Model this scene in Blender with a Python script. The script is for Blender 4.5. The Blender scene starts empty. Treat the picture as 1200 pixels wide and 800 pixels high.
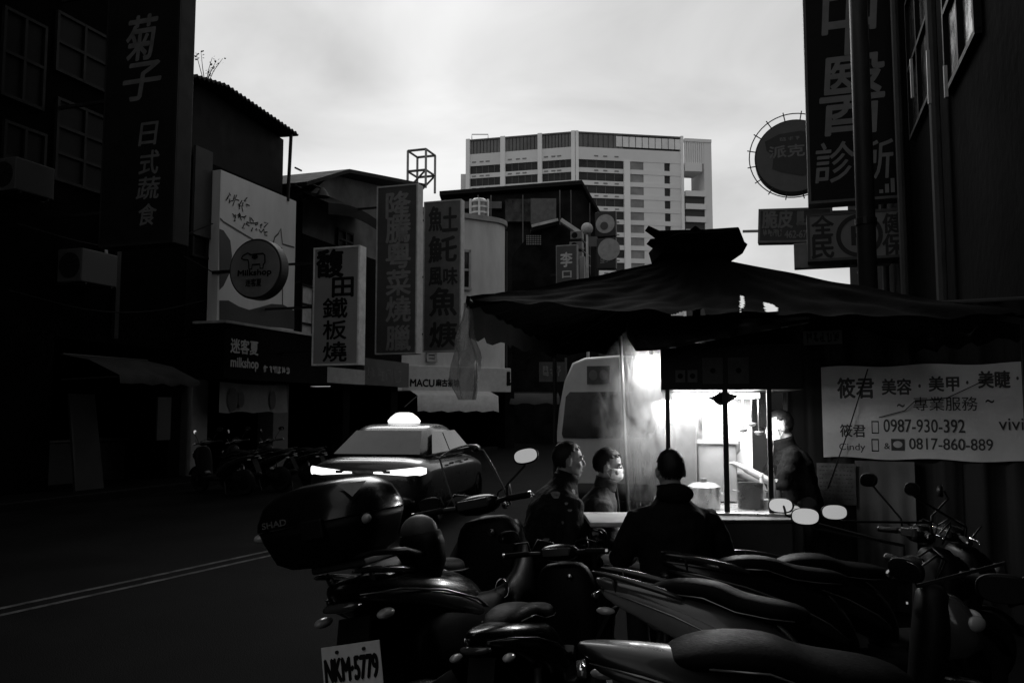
import bpy, bmesh, math, random
from mathutils import Vector, Matrix, Euler
random.seed(7)
R = math.radians
sc = bpy.context.scene
COL = sc.collection

# ------------------------------------------------------------------ camera
CAMH, F, PITCH = 1.65, 1000.0, math.atan(82 / 1000.0)
cam = bpy.data.cameras.new('camera'); camo = bpy.data.objects.new('camera', cam); COL.objects.link(camo)
cam.sensor_width = 36; cam.lens = 36 * F / 1200; cam.clip_end = 3000; cam.clip_start = 0.05
camo.location = (0, 0, CAMH); camo.rotation_euler = (math.pi / 2 + PITCH, 0, 0)
sc.camera = camo

# ------------------------------------------------------------------ sky, sun, exposure
SUN_EL, SUN_AZ = R(30), R(-5)          # low sun behind the clouds, ahead of the camera and to the left
w = bpy.data.worlds.new('World'); sc.world = w; w.use_nodes = True
nt = w.node_tree; nt.nodes.clear()
def N(t, **k):
    n = nt.nodes.new(t)
    for a, v in k.items(): setattr(n, a, v)
    return n
sky = N('ShaderNodeTexSky', sky_type='NISHITA', sun_disc=False, sun_elevation=SUN_EL, sun_rotation=SUN_AZ)
sky.air_density = 1.0; sky.dust_density = 1.5; sky.ozone_density = 1.0
bw = N('ShaderNodeRGBToBW'); nt.links.new(sky.outputs[0], bw.inputs[0])
gm = N('ShaderNodeMath', operation='POWER'); nt.links.new(bw.outputs[0], gm.inputs[0]); gm.inputs[1].default_value = 0.45
ov = N('ShaderNodeMath', operation='MULTIPLY_ADD'); nt.links.new(gm.outputs[0], ov.inputs[0]); ov.inputs[1].default_value = .68; ov.inputs[2].default_value = 1.7   # glow plus an even cloud deck
tc = N('ShaderNodeTexCoord'); mp = N('ShaderNodeMapping'); nt.links.new(tc.outputs['Generated'], mp.inputs[0])
mp.inputs['Scale'].default_value = (1.0, 1.0, 2.6)
no = N('ShaderNodeTexNoise'); no.inputs['Scale'].default_value = 2.3; no.inputs['Detail'].default_value = 6; no.inputs['Distortion'].default_value = .5
no.inputs['Roughness'].default_value = .5
nt.links.new(mp.outputs[0], no.inputs['Vector'])
mr = N('ShaderNodeMapRange'); mr.inputs[1].default_value = .3; mr.inputs[2].default_value = .7; mr.inputs[3].default_value = .66; mr.inputs[4].default_value = 1.22
nt.links.new(no.outputs[0], mr.inputs[0])
mu = N('ShaderNodeMath', operation='MULTIPLY'); nt.links.new(ov.outputs[0], mu.inputs[0]); nt.links.new(mr.outputs[0], mu.inputs[1])
bg = N('ShaderNodeBackground'); bg.inputs[1].default_value = 0.15
nt.links.new(mu.outputs[0], bg.inputs[0])
wo = N('ShaderNodeOutputWorld'); nt.links.new(bg.outputs[0], wo.inputs[0])
sl = bpy.data.lights.new('sun', 'SUN'); so = bpy.data.objects.new('sun', sl); COL.objects.link(so)
sl.energy = 0.5; sl.angle = R(25); sl.color = (1, 1, 1)
so.rotation_euler = (R(90) - SUN_EL, 0, -SUN_AZ + math.pi)
sc.view_settings.view_transform = 'Standard'; sc.view_settings.look = 'None'
sc.view_settings.gamma = 1; sc.view_settings.exposure = 0.3; sc.view_settings.use_curve_mapping = False
sc.cycles.use_denoising = True
sc.cycles.max_bounces = 8; sc.cycles.volume_bounces = 1; sc.cycles.transparent_max_bounces = 16
sc.cycles.caustics_reflective = False; sc.cycles.caustics_refractive = False
sc.cycles.sample_clamp_indirect = 4

# ------------------------------------------------------------------ pixel -> place
cp, sp = math.cos(PITCH), math.sin(PITCH)
CAM = Vector((0, 0, CAMH))
def ray(px, py):
    x, y = (px - 600) / F, (400 - py) / F
    return Vector((x, cp - y * sp, sp + y * cp))
def ground(px, py, z=0.0):
    d = ray(px, py); return CAM + d * ((z - CAMH) / d.z)
def P(px, py, Y):
    d = ray(px, py); return CAM + d * (Y / d.y)
def hit(px, py, p0, n):
    d = ray(px, py); return CAM + d * ((Vector(p0) - CAM).dot(Vector(n)) / d.dot(Vector(n)))
AZ = math.atan(0.33)                    # the street runs this far to the right of the camera axis
U = Vector((math.sin(AZ), math.cos(AZ), 0)); V = Vector((math.cos(AZ), -math.sin(AZ), 0))
OL = Vector((-7.56, 21, 0)); OR = Vector((6.47, 14, 0))
def on_facade(O, px, py, v=0.0):        # pixel on the plane parallel to the street -> (u, z)
    h = hit(px, py, O + V * v, V); return (h - O).dot(U), h.z
def on_cross(O, px, py, u):             # pixel on the plane across the street -> (v, z)
    h = hit(px, py, O + U * u, U); return (h - O).dot(V), h.z

# ------------------------------------------------------------------ materials
MATS = {}
def mat(name, col, rough=.6, metal=0.0, var=.25, scale=4.0, bump=0.0, emit=0.0, spec=.5, stretch=(1, 1, 1), trans=0.0, alpha=1.0, coat=0.0, detail=5):
    if name in MATS: return MATS[name]
    m = bpy.data.materials.new(name); m.use_nodes = True; t = m.node_tree
    b = t.nodes['Principled BSDF']; L = t.links.new
    b.inputs['Roughness'].default_value = rough; b.inputs['Metallic'].default_value = metal
    b.inputs['Specular IOR Level'].default_value = spec
    if trans: b.inputs['Transmission Weight'].default_value = trans
    if alpha < 1: b.inputs['Alpha'].default_value = alpha
    if coat: b.inputs['Coat Weight'].default_value = coat; b.inputs['Coat Roughness'].default_value = .05
    tcn = t.nodes.new('ShaderNodeTexCoord'); mpn = t.nodes.new('ShaderNodeMapping'); mpn.inputs['Scale'].default_value = stretch
    L(tcn.outputs['Object'], mpn.inputs[0])
    n1 = t.nodes.new('ShaderNodeTexNoise'); n1.inputs['Scale'].default_value = scale; n1.inputs['Detail'].default_value = detail
    n1.inputs['Roughness'].default_value = .62
    L(mpn.outputs[0], n1.inputs['Vector'])
    r = t.nodes.new('ShaderNodeMapRange'); r.inputs[1].default_value = .3; r.inputs[2].default_value = .7
    r.inputs[3].default_value = col * (1 - var); r.inputs[4].default_value = col * (1 + var)
    L(n1.outputs[0], r.inputs[0]); L(r.outputs[0], b.inputs['Base Color'])
    rr = t.nodes.new('ShaderNodeMapRange'); rr.inputs[1].default_value = .3; rr.inputs[2].default_value = .7
    rr.inputs[3].default_value = max(rough - .08, .02); rr.inputs[4].default_value = min(rough + .08, 1)
    L(n1.outputs[0], rr.inputs[0]); L(rr.outputs[0], b.inputs['Roughness'])
    if bump:
        n2 = t.nodes.new('ShaderNodeTexNoise'); n2.inputs['Scale'].default_value = scale * 6; n2.inputs['Detail'].default_value = 4
        L(mpn.outputs[0], n2.inputs['Vector'])
        bp = t.nodes.new('ShaderNodeBump'); bp.inputs['Strength'].default_value = bump; bp.inputs['Distance'].default_value = .02
        L(n2.outputs[0], bp.inputs['Height']); L(bp.outputs[0], b.inputs['Normal'])
    if emit:
        b.inputs['Emission Color'].default_value = (1, 1, 1, 1); b.inputs['Emission Strength'].default_value = emit
    MATS[name] = m; return m

# ------------------------------------------------------------------ mesh builder
class MB:
    def __init__(s): s.v = []; s.f = []
    def add(s, vs, fs):
        o = len(s.v); s.v += [tuple(q) for q in vs]; s.f += [tuple(i + o for i in f) for f in fs]; return s
    def box(s, x0, x1, y0, y1, z0, z1):
        vs = [(x, y, z) for z in (z0, z1) for y in (y0, y1) for x in (x0, x1)]
        return s.add(vs, [(0, 2, 3, 1), (4, 5, 7, 6), (0, 1, 5, 4), (2, 6, 7, 3), (0, 4, 6, 2), (1, 3, 7, 5)])
    def beam(s, a, b, w, h=None):       # rectangular bar from a to b
        a, b = Vector(a), Vector(b); d = (b - a).normalized(); h = h or w
        up = Vector((0, 0, 1)) if abs(d.z) < .9 else Vector((0, 1, 0))
        x = d.cross(up).normalized(); y = x.cross(d).normalized()
        vs = [p + x * sx * w / 2 + y * sy * h / 2 for p in (a, b) for sx, sy in ((-1, -1), (1, -1), (1, 1), (-1, 1))]
        return s.add(vs, [(3, 2, 1, 0), (4, 5, 6, 7), (0, 1, 5, 4), (1, 2, 6, 5), (2, 3, 7, 6), (3, 0, 4, 7)])
    def prism(s, pts, y0, y1):          # outline in x,z pulled through y
        n = len(pts)
        vs = [(p[0], y0, p[1]) for p in pts] + [(p[0], y1, p[1]) for p in pts]
        fs = [tuple(range(n)), tuple(range(2 * n - 1, n - 1, -1))] + [(i, i + n, (i + 1) % n + n, (i + 1) % n) for i in range(n)]
        return s.add(vs, fs)
    def prismx(s, pts, x0, x1):         # outline in y,z pulled through x
        n = len(pts)
        vs = [(x0, p[0], p[1]) for p in pts] + [(x1, p[0], p[1]) for p in pts]
        fs = [tuple(range(n - 1, -1, -1)), tuple(range(n, 2 * n))] + [(i, (i + 1) % n, (i + 1) % n + n, i + n) for i in range(n)]
        return s.add(vs, fs)
    def loft(s, rings, caps=True, closed=True):
        n = len(rings[0]); vs = [p for r in rings for p in r]; fs = []
        for k in range(len(rings) - 1):
            for i in range(n if closed else n - 1):
                j = (i + 1) % n; fs.append((k * n + i, k * n + j, (k + 1) * n + j, (k + 1) * n + i))
        if caps: fs += [tuple(range(n - 1, -1, -1)), tuple(range((len(rings) - 1) * n, len(rings) * n))]
        return s.add(vs, fs)
    def tube(s, pts, r, n=10, round_ends=False):
        pts = [Vector(p) for p in pts]; k = len(pts)
        rad = [r] * k if not hasattr(r, '__len__') else list(r)
        if round_ends:
            d0 = (pts[0] - pts[1]).normalized(); d1 = (pts[-1] - pts[-2]).normalized()
            e0 = [(pts[0] + d0 * rad[0] * q, rad[0] * math.sqrt(max(1 - q * q, .0009))) for q in (.98, .8, .45)]
            e1 = [(pts[-1] + d1 * rad[-1] * q, rad[-1] * math.sqrt(max(1 - q * q, .0009))) for q in (.45, .8, .98)]
            pts = [e[0] for e in e0] + pts + [e[0] for e in e1]; rad = [e[1] for e in e0] + rad + [e[1] for e in e1]; k = len(pts)
        rings = []; px = None
        for i in range(k):
            d = (pts[min(i + 1, k - 1)] - pts[max(i - 1, 0)]).normalized()
            if px is None: px = d.orthogonal().normalized()
            x = (px - d * px.dot(d))
            x = x.normalized() if x.length > 1e-5 else d.orthogonal().normalized()
            y = d.cross(x); px = x
            rings.append([pts[i] + (x * math.cos(2 * math.pi * j / n) + y * math.sin(2 * math.pi * j / n)) * rad[i] for j in range(n)])
        return s.loft(rings)
    def lathe(s, prof, n=24, axis='z', c=(0, 0, 0)):   # prof: (radius, height)
        c = Vector(c); rings = []
        for r, h in prof:
            ring = []
            for j in range(n):
                a = 2 * math.pi * j / n; q, t = r * math.cos(a), r * math.sin(a)
                ring.append(c + (Vector((q, t, h)) if axis == 'z' else Vector((h, q, t)) if axis == 'x' else Vector((t, h, q))))
            rings.append(ring)
        return s.loft(rings)
    def disc(s, r, y0, y1, n=40, c=(0, 0), rx=None):   # round plate facing -y
        return s.prism([(c[0] + (rx or r) * math.cos(2 * math.pi * j / n), c[1] + r * math.sin(2 * math.pi * j / n)) for j in range(n)], y0, y1)
    def ell(s, c, rx, ry, rz, n=16, m=10, rot=None):
        c = Vector(c); rings = []
        for k in range(m + 1):
            a = -math.pi / 2 + math.pi * k / m; a = max(min(a, math.pi / 2 - .03), -math.pi / 2 + .03)
            ring = []
            for j in range(n):
                b = 2 * math.pi * j / n
                q = Vector((rx * math.cos(a) * math.cos(b), ry * math.cos(a) * math.sin(b), rz * math.sin(a)))
                ring.append(c + (rot @ q if rot else q))
            rings.append(ring)
        return s.loft(rings)
    def xform(s, M):
        s.v = [tuple(M @ Vector(q)) for q in s.v]; return s
    def build(s, name, m, parent=None, smooth=False, bevel=0.0, subsurf=0, angle=None):
        me = bpy.data.meshes.new(name); me.from_pydata(s.v, [], s.f); me.update()
        bm = bmesh.new(); bm.from_mesh(me); bmesh.ops.recalc_face_normals(bm, faces=bm.faces); bm.to_mesh(me); bm.free()
        if smooth:
            me.polygons.foreach_set('use_smooth', [True] * len(me.polygons))
            if angle: me.set_sharp_from_angle(angle=R(angle))
        return link(name, me, m, parent, bevel, subsurf)
def link(name, me, m, parent=None, bevel=0.0, subsurf=0):
    o = bpy.data.objects.new(name, me); COL.objects.link(o)
    if m: me.materials.clear(); me.materials.append(m)
    if parent: o.parent = parent
    if bevel:
        b = o.modifiers.new('bevel', 'BEVEL'); b.width = bevel; b.segments = 2; b.limit_method = 'ANGLE'; b.angle_limit = R(40)
    if subsurf:
        b = o.modifiers.new('subsurf', 'SUBSURF'); b.levels = b.render_levels = subsurf
    return o
def tag(o, label=None, cat=None, group=None, kind=None):
    for k, v in (('label', label), ('category', cat), ('group', group), ('kind', kind)):
        if v: o[k] = v
    return o
def thing(name, label, cat, loc=(0, 0, 0), rz=0.0, group=None):
    o = bpy.data.objects.new(name, None); COL.objects.link(o); o.empty_display_size = .1
    o.location = loc; o.rotation_euler = (0, 0, rz)
    return tag(o, label, cat, group)
def copy_tree(o, parent=None):
    c = o.copy(); COL.objects.link(c); c.parent = parent
    for ch in list(o.children): copy_tree(ch, c)
    return c
def ring_sq(c, ax, ay, e=2.6, n=20, X=Vector((1, 0, 0)), Yv=Vector((0, 0, 1))):   # superellipse ring
    c = Vector(c); out = []
    for j in range(n):
        a = 2 * math.pi * j / n; ca, sa = math.cos(a), math.sin(a)
        out.append(c + X * (ax * math.copysign(abs(ca) ** (2 / e), ca)) + Yv * (ay * math.copysign(abs(sa) ** (2 / e), sa)))
    return out

TEXTS = {}
def text_verts(s, bold):
    k = (s, bold)
    if s[0] == '?' and k not in TEXTS:      # characters too small to read in the photograph: strokes only
        n_ = int(s[1:]); rg = random.Random(n_ * 7 + 1); vs = []; fs = []
        for i in range(n_):
            x0 = (i + .08) / n_; w_ = .84 / n_
            for q in range(7):
                if q % 2: a0, a1 = sorted((rg.random(), rg.random())); r4 = (x0 + w_ * a0, x0 + w_ * min(a1 + .3, 1), *(lambda c: (c, c + .09))(rg.random() * .9))
                else: a0, a1 = sorted((rg.random(), rg.random())); c = rg.random() * .88; r4 = (x0 + w_ * c, x0 + w_ * (c + .12), a0, min(a1 + .3, 1))
                o = len(vs); vs += [(r4[0], r4[2]), (r4[1], r4[2]), (r4[1], r4[3]), (r4[0], r4[3])]; fs.append((o, o + 1, o + 2, o + 3))
        TEXTS[k] = (vs, fs)
    if k not in TEXTS:
        cu = bpy.data.curves.new('lettering', 'FONT'); cu.body = s; cu.size = 1; cu.offset = bold; cu.resolution_u = 3
        cu.space_line = .95
        ob = bpy.data.objects.new('lettering', cu); COL.objects.link(ob)
        dg = bpy.context.evaluated_depsgraph_get(); me = bpy.data.meshes.new_from_object(ob.evaluated_get(dg))
        vs = [(v.co.x, v.co.y) for v in me.vertices]; fs = [tuple(p.vertices) for p in me.polygons]
        bpy.data.objects.remove(ob); bpy.data.curves.remove(cu); bpy.data.meshes.remove(me)
        x0, x1 = min(v[0] for v in vs), max(v[0] for v in vs); y0, y1 = min(v[1] for v in vs), max(v[1] for v in vs)
        TEXTS[k] = ([((v[0] - x0) / (x1 - x0), (v[1] - y0) / (y1 - y0)) for v in vs], fs)
    return TEXTS[k]
def proj(p):
    d = Vector(p) - CAM; f_ = d.y * cp + d.z * sp; return 600 + F * d.x / f_, 400 - F * (-d.y * sp + d.z * cp) / f_
SHIFT = ((0, 0), (1, 0), (-1, 0), (0, 1), (0, -1), (.7, .7), (-.7, -.7))
def lettering(items, y, m, parent, name='lettering', skew=0.0):
    """items: (text, x0, x1, z0, z1[, bold]) fitted to rectangles on the parent's front (-y) side."""
    b = MB()
    for it in items:
        s, x0, x1, z0, z1 = it[:5]; bold = it[5] if len(it) > 5 else 0.0
        vs, fs = text_verts(s, 0.0); e = bold * (z1 - z0)
        for k, (dx, dz) in enumerate(SHIFT if bold else SHIFT[:1]):     # stroke weight
            b.add([(x0 + (x1 - x0) * (q[0] + skew * (q[1] - .5)) + dx * e, y - k * .0003, z0 + (z1 - z0) * q[1] + dz * e) for q in vs], fs)
    me = bpy.data.meshes.new(name); me.from_pydata(b.v, [], b.f); me.update()
    o = link(name, me, m, parent)
    o['kind'] = 'stuff'
    return o

# ------------------------------------------------------------------ shared materials
BLK = mat('black_paint', .004, .6, var=.3, spec=.03)
DARKWALL = mat('near_black_wall', .003, .95, var=.6, scale=1.2, bump=.5, spec=.02)  # near-black base colour with random tone
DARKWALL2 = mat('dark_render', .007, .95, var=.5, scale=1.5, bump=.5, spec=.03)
MIDWALL = mat('weathered_render', 0.25, .9, var=.3, scale=.9, bump=.3, stretch=(1, 1, .35), spec=.2)
PALEWALL = mat('pale_render', 0.5, .85, var=.2, scale=1.0, bump=.3, stretch=(1, 1, .3), spec=.2)
WHITEP = mat('white_painted_metal', 0.6, .5, var=.1, scale=3)
OFFW = mat('off_white_plastic', 0.5, .55, var=.12, scale=3)
GREYP = mat('grey_plastic', .09, .5, var=.2)
STEEL = mat('galvanised_steel', .25, .42, metal=.8, var=.3, scale=8)
DKSTEEL = mat('dark_steel', 0.015, .5, metal=.5, var=.4, scale=8)
TIN = mat('rusty_tin', 0.006, .75, var=.5, scale=3, spec=.2)
GLASSD = mat('dark_window_glass', .012, .12, var=.1, spec=.25)
INK = mat('black_ink', 0.008, .7, var=.1, spec=.1)
PALEINK = mat('pale_ink', .20, .6, var=.15)
RUBBER = mat('black_rubber', 0.006, .8, var=.3, scale=12, bump=.2, spec=.2)

# ------------------------------------------------------------------ ground
g = MB()
g.add([(-400, -60, 0), (400, -60, 0), (400, 700, 0), (-400, 700, 0)], [(0, 1, 2, 3)])
asph = bpy.data.materials.new('asphalt'); asph.use_nodes = True; MATS['asphalt'] = asph
t = asph.node_tree; b = t.nodes['Principled BSDF']; b.inputs['Specular IOR Level'].default_value = .03
tcn = t.nodes.new('ShaderNodeTexCoord')
n1 = t.nodes.new('ShaderNodeTexNoise'); n1.inputs['Scale'].default_value = .8; n1.inputs['Detail'].default_value = 6
n2 = t.nodes.new('ShaderNodeTexNoise'); n2.inputs['Scale'].default_value = 90; n2.inputs['Detail'].default_value = 3
t.links.new(tcn.outputs['Object'], n1.inputs['Vector']); t.links.new(tcn.outputs['Object'], n2.inputs['Vector'])
r1 = t.nodes.new('ShaderNodeMapRange'); r1.inputs[1].default_value = .35; r1.inputs[2].default_value = .65; r1.inputs[3].default_value = .0022; r1.inputs[4].default_value = .006
t.links.new(n1.outputs[0], r1.inputs[0])
r2 = t.nodes.new('ShaderNodeMapRange'); r2.inputs[1].default_value = .35; r2.inputs[2].default_value = .65; r2.inputs[3].default_value = .6; r2.inputs[4].default_value = 1.4
t.links.new(n2.outputs[0], r2.inputs[0])
mm = t.nodes.new('ShaderNodeMath'); mm.operation = 'MULTIPLY'; t.links.new(r1.outputs[0], mm.inputs[0]); t.links.new(r2.outputs[0], mm.inputs[1])
t.links.new(mm.outputs[0], b.inputs['Base Color']); b.inputs['Roughness'].default_value = .8
bp = t.nodes.new('ShaderNodeBump'); bp.inputs['Strength'].default_value = .5; bp.inputs['Distance'].default_value = .01
t.links.new(n2.outputs[0], bp.inputs['Height']); t.links.new(bp.outputs[0], b.inputs['Normal'])
tag(g.build('road', asph), kind='structure')

def strip(px_pts, width, z, name, m, parent=None):   # painted line on the road through ground pixels
    pts = [ground(*q) for q in px_pts]; b = MB()
    d0 = (pts[1] - pts[0]).normalized(); d1 = (pts[-1] - pts[-2]).normalized()
    pts = [pts[0] - d0 * 5] + pts + [pts[-1] + d1 * 3]
    rings = []
    for i, p in enumerate(pts):
        d = (pts[min(i + 1, len(pts) - 1)] - pts[max(i - 1, 0)]).normalized(); x = Vector((d.y, -d.x, 0))
        rings.append([Vector((p.x, p.y, z)) - x * width / 2, Vector((p.x, p.y, z)) + x * width / 2])
    b.loft(rings, caps=False, closed=False)
    return b.build(name, m, parent)
LINE = mat('worn_road_paint', .075, .8, var=.85, scale=5, spec=.1)
tag(strip([(0, 713), (160, 679), (313, 646)], .07, .004, 'lane_line', LINE), 'faint painted road line, upper one of the pair on the asphalt', 'road marking', kind='structure')
tag(strip([(0, 721), (160, 686), (316, 651)], .07, .004, 'lane_line', LINE), 'faint painted road line, lower one of the pair on the asphalt', 'road marking', kind='structure')

# raised pavements along both sides
PAVE = mat('pavement_concrete', .004, .95, var=.4, scale=2, bump=.3, spec=.02)
CONC = mat('kerb_concrete', 0.01, .9, var=.3, scale=3, bump=.3, spec=.03)
pl = thing('pavement', None, None, OL, -AZ); pl['kind'] = 'structure'
MB().box(-5, 1.2, -45, 18, -.05, .12).build('slab', PAVE, pl, bevel=.01)
MB().box(1.2, 1.36, -45, 18, -.05, .13).build('kerb', CONC, pl, bevel=.01)
pr = thing('pavement', None, None, OR, -AZ); pr['kind'] = 'structure'
MB().box(-2.6, 6, -40, 25, -.05, .12).build('slab', PAVE, pr, bevel=.01)
MB().box(-2.76, -2.6, -40, 25, -.05, .13).build('kerb', CONC, pr, bevel=.01)

def lth(name, label, cat, v=0.0, u=0.0, O=OL, z=0.0, group=None):
    return thing(name, label, cat, O + V * v + U * u + Vector((0, 0, z)), -AZ, group)
def uf(px, py=482, O=OL, v=0.0): return on_facade(O, px, py, v)[0]

def window(parent, u0, u1, z0, z1, nx=2, nz=2, x=.0, sign=1, fm=None, gm=None):
    """window on a wall plane x = const; sign = direction of the outside; frame bars and panes are its own pieces"""
    fm = fm or mat('window_frame_dark', .008, .6, spec=.15); gm = gm or GLASSD
    a, bq = (x, x + .07 * sign) if sign > 0 else (x + .07 * sign, x)
    fb = MB(); t_ = .06
    for k in range(nx + 1):
        c = u0 + (u1 - u0) * k / nx; fb.box(a, bq, c - t_ / 2, c + t_ / 2, z0, z1)
    for k in range(nz + 1):
        c = z0 + (z1 - z0) * k / nz; fb.box(a + .002, bq - .002, u0 - t_ / 2, u1 + t_ / 2, c - t_ / 2, c + t_ / 2)
    wo_ = fb.build('window', fm, parent)
    for i in range(nx):
        for j in range(nz):
            ua, ub = u0 + (u1 - u0) * i / nx, u0 + (u1 - u0) * (i + 1) / nx; za, zb = z0 + (z1 - z0) * j / nz, z0 + (z1 - z0) * (j + 1) / nz
            MB().box(x + .015 * sign - .006, x + .015 * sign + .006, ua + .03, ub - .03, za + .03, zb - .03).build('pane', gm, wo_)
    return wo_

# ------------------------------------------------------------------ building A, far left, almost black
uA = uf(212)
A = lth('shop_house', 'almost black shop house at the left edge behind the tall vertical restaurant sign', 'building')
ops = [(uf(60), uf(198), 3.1)]      # shop opening
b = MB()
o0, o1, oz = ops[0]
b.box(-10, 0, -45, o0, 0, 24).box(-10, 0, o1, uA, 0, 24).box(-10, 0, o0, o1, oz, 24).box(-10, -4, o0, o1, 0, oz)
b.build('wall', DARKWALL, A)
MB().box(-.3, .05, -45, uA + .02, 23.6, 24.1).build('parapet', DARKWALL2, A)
DARKPANE = mat('dusty_window_glass', .008, .5, var=.6, scale=1.5, spec=.06)
for (x0, x1, y0, y1, nx, nz) in ((66, 126, 30, 96, 2, 2), (66, 126, 128, 220, 2, 3), (4, 48, 20, 120, 2, 2), (4, 48, 150, 230, 2, 2)):
    ua, z1 = on_facade(OL, x0, y0); ub, z0 = on_facade(OL, x1, y1)
    z0 = on_facade(OL, (x0 + x1) / 2, y1)[1]; z1 = on_facade(OL, (x0 + x1) / 2, y0)[1]
    window(A, ua, ub, z0, z1, nx, nz, gm=DARKPANE)
MB().box(.02, .10, uf(126), uf(131), 3.2, 12).build('drain_pipe', DKSTEEL, A)
# pipe run with pale stretch at (122,240)
ua, za = on_facade(OL, 121, 230); ub, zb = on_facade(OL, 119, 300)
MB().tube([(.12, ua, za), (.12, ub, zb)], .03).build('pipe', OFFW, A)
# canvas awning of the shop
aw = lth('shop_awning', 'small drooping canvas awning over the dark shop at the left', 'awning')
u0, z0 = on_facade(OL, 72, 417); u1, z1 = on_facade(OL, 172, 421)
zt = (z0 + z1) / 2; rings = []
for k in range(9):
    s = k / 8; u = u0 + (u1 - u0) * s
    rings.append([(0.02, u, zt), (.7, u, zt - .12 - .05 * math.sin(s * 9)), (1.35, u + .1, zt - .42 - .04 * math.sin(s * 14)), (1.37, u + .1, zt - .58 - .03 * math.sin(s * 23))])
MB().loft(rings, caps=False, closed=False).build('canvas', mat('grey_canvas', 0.028, .9, var=.4, scale=2, spec=.1), aw, smooth=True)
b = MB(); b.tube([(.02, u0, zt), (.02, u1, zt)], .03); b.build('roller', DKSTEEL, aw)
for u in (u0, u1): MB().beam((.03, u, zt - .5), (1.33, u + .1, zt - .45), .03).build('arm', DKSTEEL, aw)
# things in and around the dark shop
bd = lth('leaning_board', 'tall pale board leaning at the left of the dark shop opening', 'board', .5, uf(66))
MB().add([(0, 0, .12), (0, .75, .12), (-.3, .72, 2.0), (-.3, .06, 2.0), (.03, 0, .12), (.03, .75, .12), (-.27, .72, 2.0), (-.27, .06, 2.0)],
         [(0, 3, 2, 1), (4, 5, 6, 7), (0, 1, 5, 4), (1, 2, 6, 5), (2, 3, 7, 6), (3, 0, 4, 7)]).build('sheet', mat('board_grey', 0.012, .8), bd)
MB().beam((.035, .02, .12), (-.265, .07, 2.0), .05).build('batten', DKSTEEL, bd)
u0, z1 = on_facade(OL, 183, 465); u1, z0 = on_facade(OL, 197, 515)
nb = lth('notice_board', 'narrow pale notice board fixed to the pillar of the dark shop', 'board')
MB().box(.02, .06, u0, u1, z0, z1).build('panel', mat('notice_grey', 0.025, .6, var=.3, scale=6), nb)
b = MB()
for k in range(5): zz = z0 + (z1 - z0) * (k + .5) / 5; b.box(.062, .066, u0 + .06, u1 - .06, zz - .05, zz + .04)
o = b.build('printed_row', mat('notice_dark', .025), nb); o['kind'] = 'stuff'
u0, z1 = on_facade(OL, 78, 470); u1, z0 = on_facade(OL, 180, 556)
cn = lth('shop_counter', 'low dark counter standing inside the shop under the canvas awning', 'counter', -1.2, (u0 + u1) / 2)
MB().box(-.35, .35, -1.3, 1.3, .12, 1.0).build('cabinet', mat('counter_dark', 0.006, .6), cn, bevel=.02)
MB().box(-.4, .4, -1.36, 1.36, 1.0, 1.05).build('top', mat('counter_top', 0.012, .4), cn, bevel=.01)

def aircon(px, py, label, s=1.0):
    u, z = on_facade(OL, px, py, .4)
    a = lth('air_conditioner', label, 'air conditioner', .38, u, z=z, group='air conditioner units')
    MB().box(-.3, .3, -.42 * s, .42 * s, -.3 * s, .3 * s).build('casing', mat('aircon_casing', 0.035, .6, var=.2), a, bevel=.02)
    # fan side looks down the street toward the camera
    MB().disc(.23 * s, -.425 * s, -.43 * s, c=(0, 0)).build('fan_opening', INK, a)
    b = MB()
    for k in range(6):
        q = math.pi * k / 6; b.beam((-.22 * s * math.cos(q), -.437 * s, -.22 * s * math.sin(q)), (.22 * s * math.cos(q), -.437 * s, .22 * s * math.sin(q)), .008)
    b.build('fan_guard', DKSTEEL, a)
    for sg in (-1, 1): MB().beam((-.38, .3 * sg * s, -.32 * s), (.3, .3 * sg * s, -.32 * s), .035).build('bracket', DKSTEEL, a)
aircon(104, 315, 'boxy air conditioner unit with a round fan on the dark facade', 1.1)
aircon(28, 211, 'boxy air conditioner unit by the upper windows at the far left edge', 1.0)

# the tall 菊子 sign
def cross_sign(name, label, cat, rect, u, depth, face, chars, ink, O=OL, edge=None, bold=.012, group=None, frame=True, skew=0):
    """box sign standing out across the pavement; rect and characters are given in photo pixels on its front plane"""
    x0, y0, x1, y1 = rect
    va, zt = on_cross(O, x0, y0, u); vb, zb = on_cross(O, x1, y1, u)
    zt = (zt + on_cross(O, x1, y0, u)[1]) / 2; zb = (zb + on_cross(O, x0, y1, u)[1]) / 2
    vc = (va + vb) / 2
    s = lth(name, label, cat, vc, u, O, zb, group)
    W = (vb - va) / 2; H = zt - zb
    MB().box(-W, W, 0, depth, 0, H).build('case', edge or face, s, bevel=.015)
    MB().box(-W + .04, W - .04, -.006, .02, .04, H - .04).build('face_panel', face, s)
    if frame:
        fb = MB()
        fb.box(-W, -W + .045, -.02, .004, 0, H).box(W - .045, W, -.02, .004, 0, H).box(-W + .045, W - .045, -.02, .004, 0, .045).box(-W + .045, W - .045, -.02, .004, H - .045, H)
        fb.build('trim', edge or face, s)
    its = []
    for c in chars:
        ch, cx0, cy0, cx1, cy1 = c[:5]
        a0, z1 = on_cross(O, cx0, cy0, u); a1, z0 = on_cross(O, cx1, cy1, u)
        its.append((ch, a0 - vc, a1 - vc, z0 - zb, z1 - zb, c[5] if len(c) > 5 else bold))
    if its: lettering(its, -.012, ink, s, skew=skew)
    return s, W, H, vc, zb
def sign_arms(s, W, H, reach, side=-1, n=2, m=None, r=.03):
    for k in range(n):
        z = H * (.12 + .76 * k / max(n - 1, 1))
        MB().beam((side * W, .1, z), (side * (W + reach), .1, z), r * 2).build('bracket', m or DKSTEEL, s)

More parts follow.
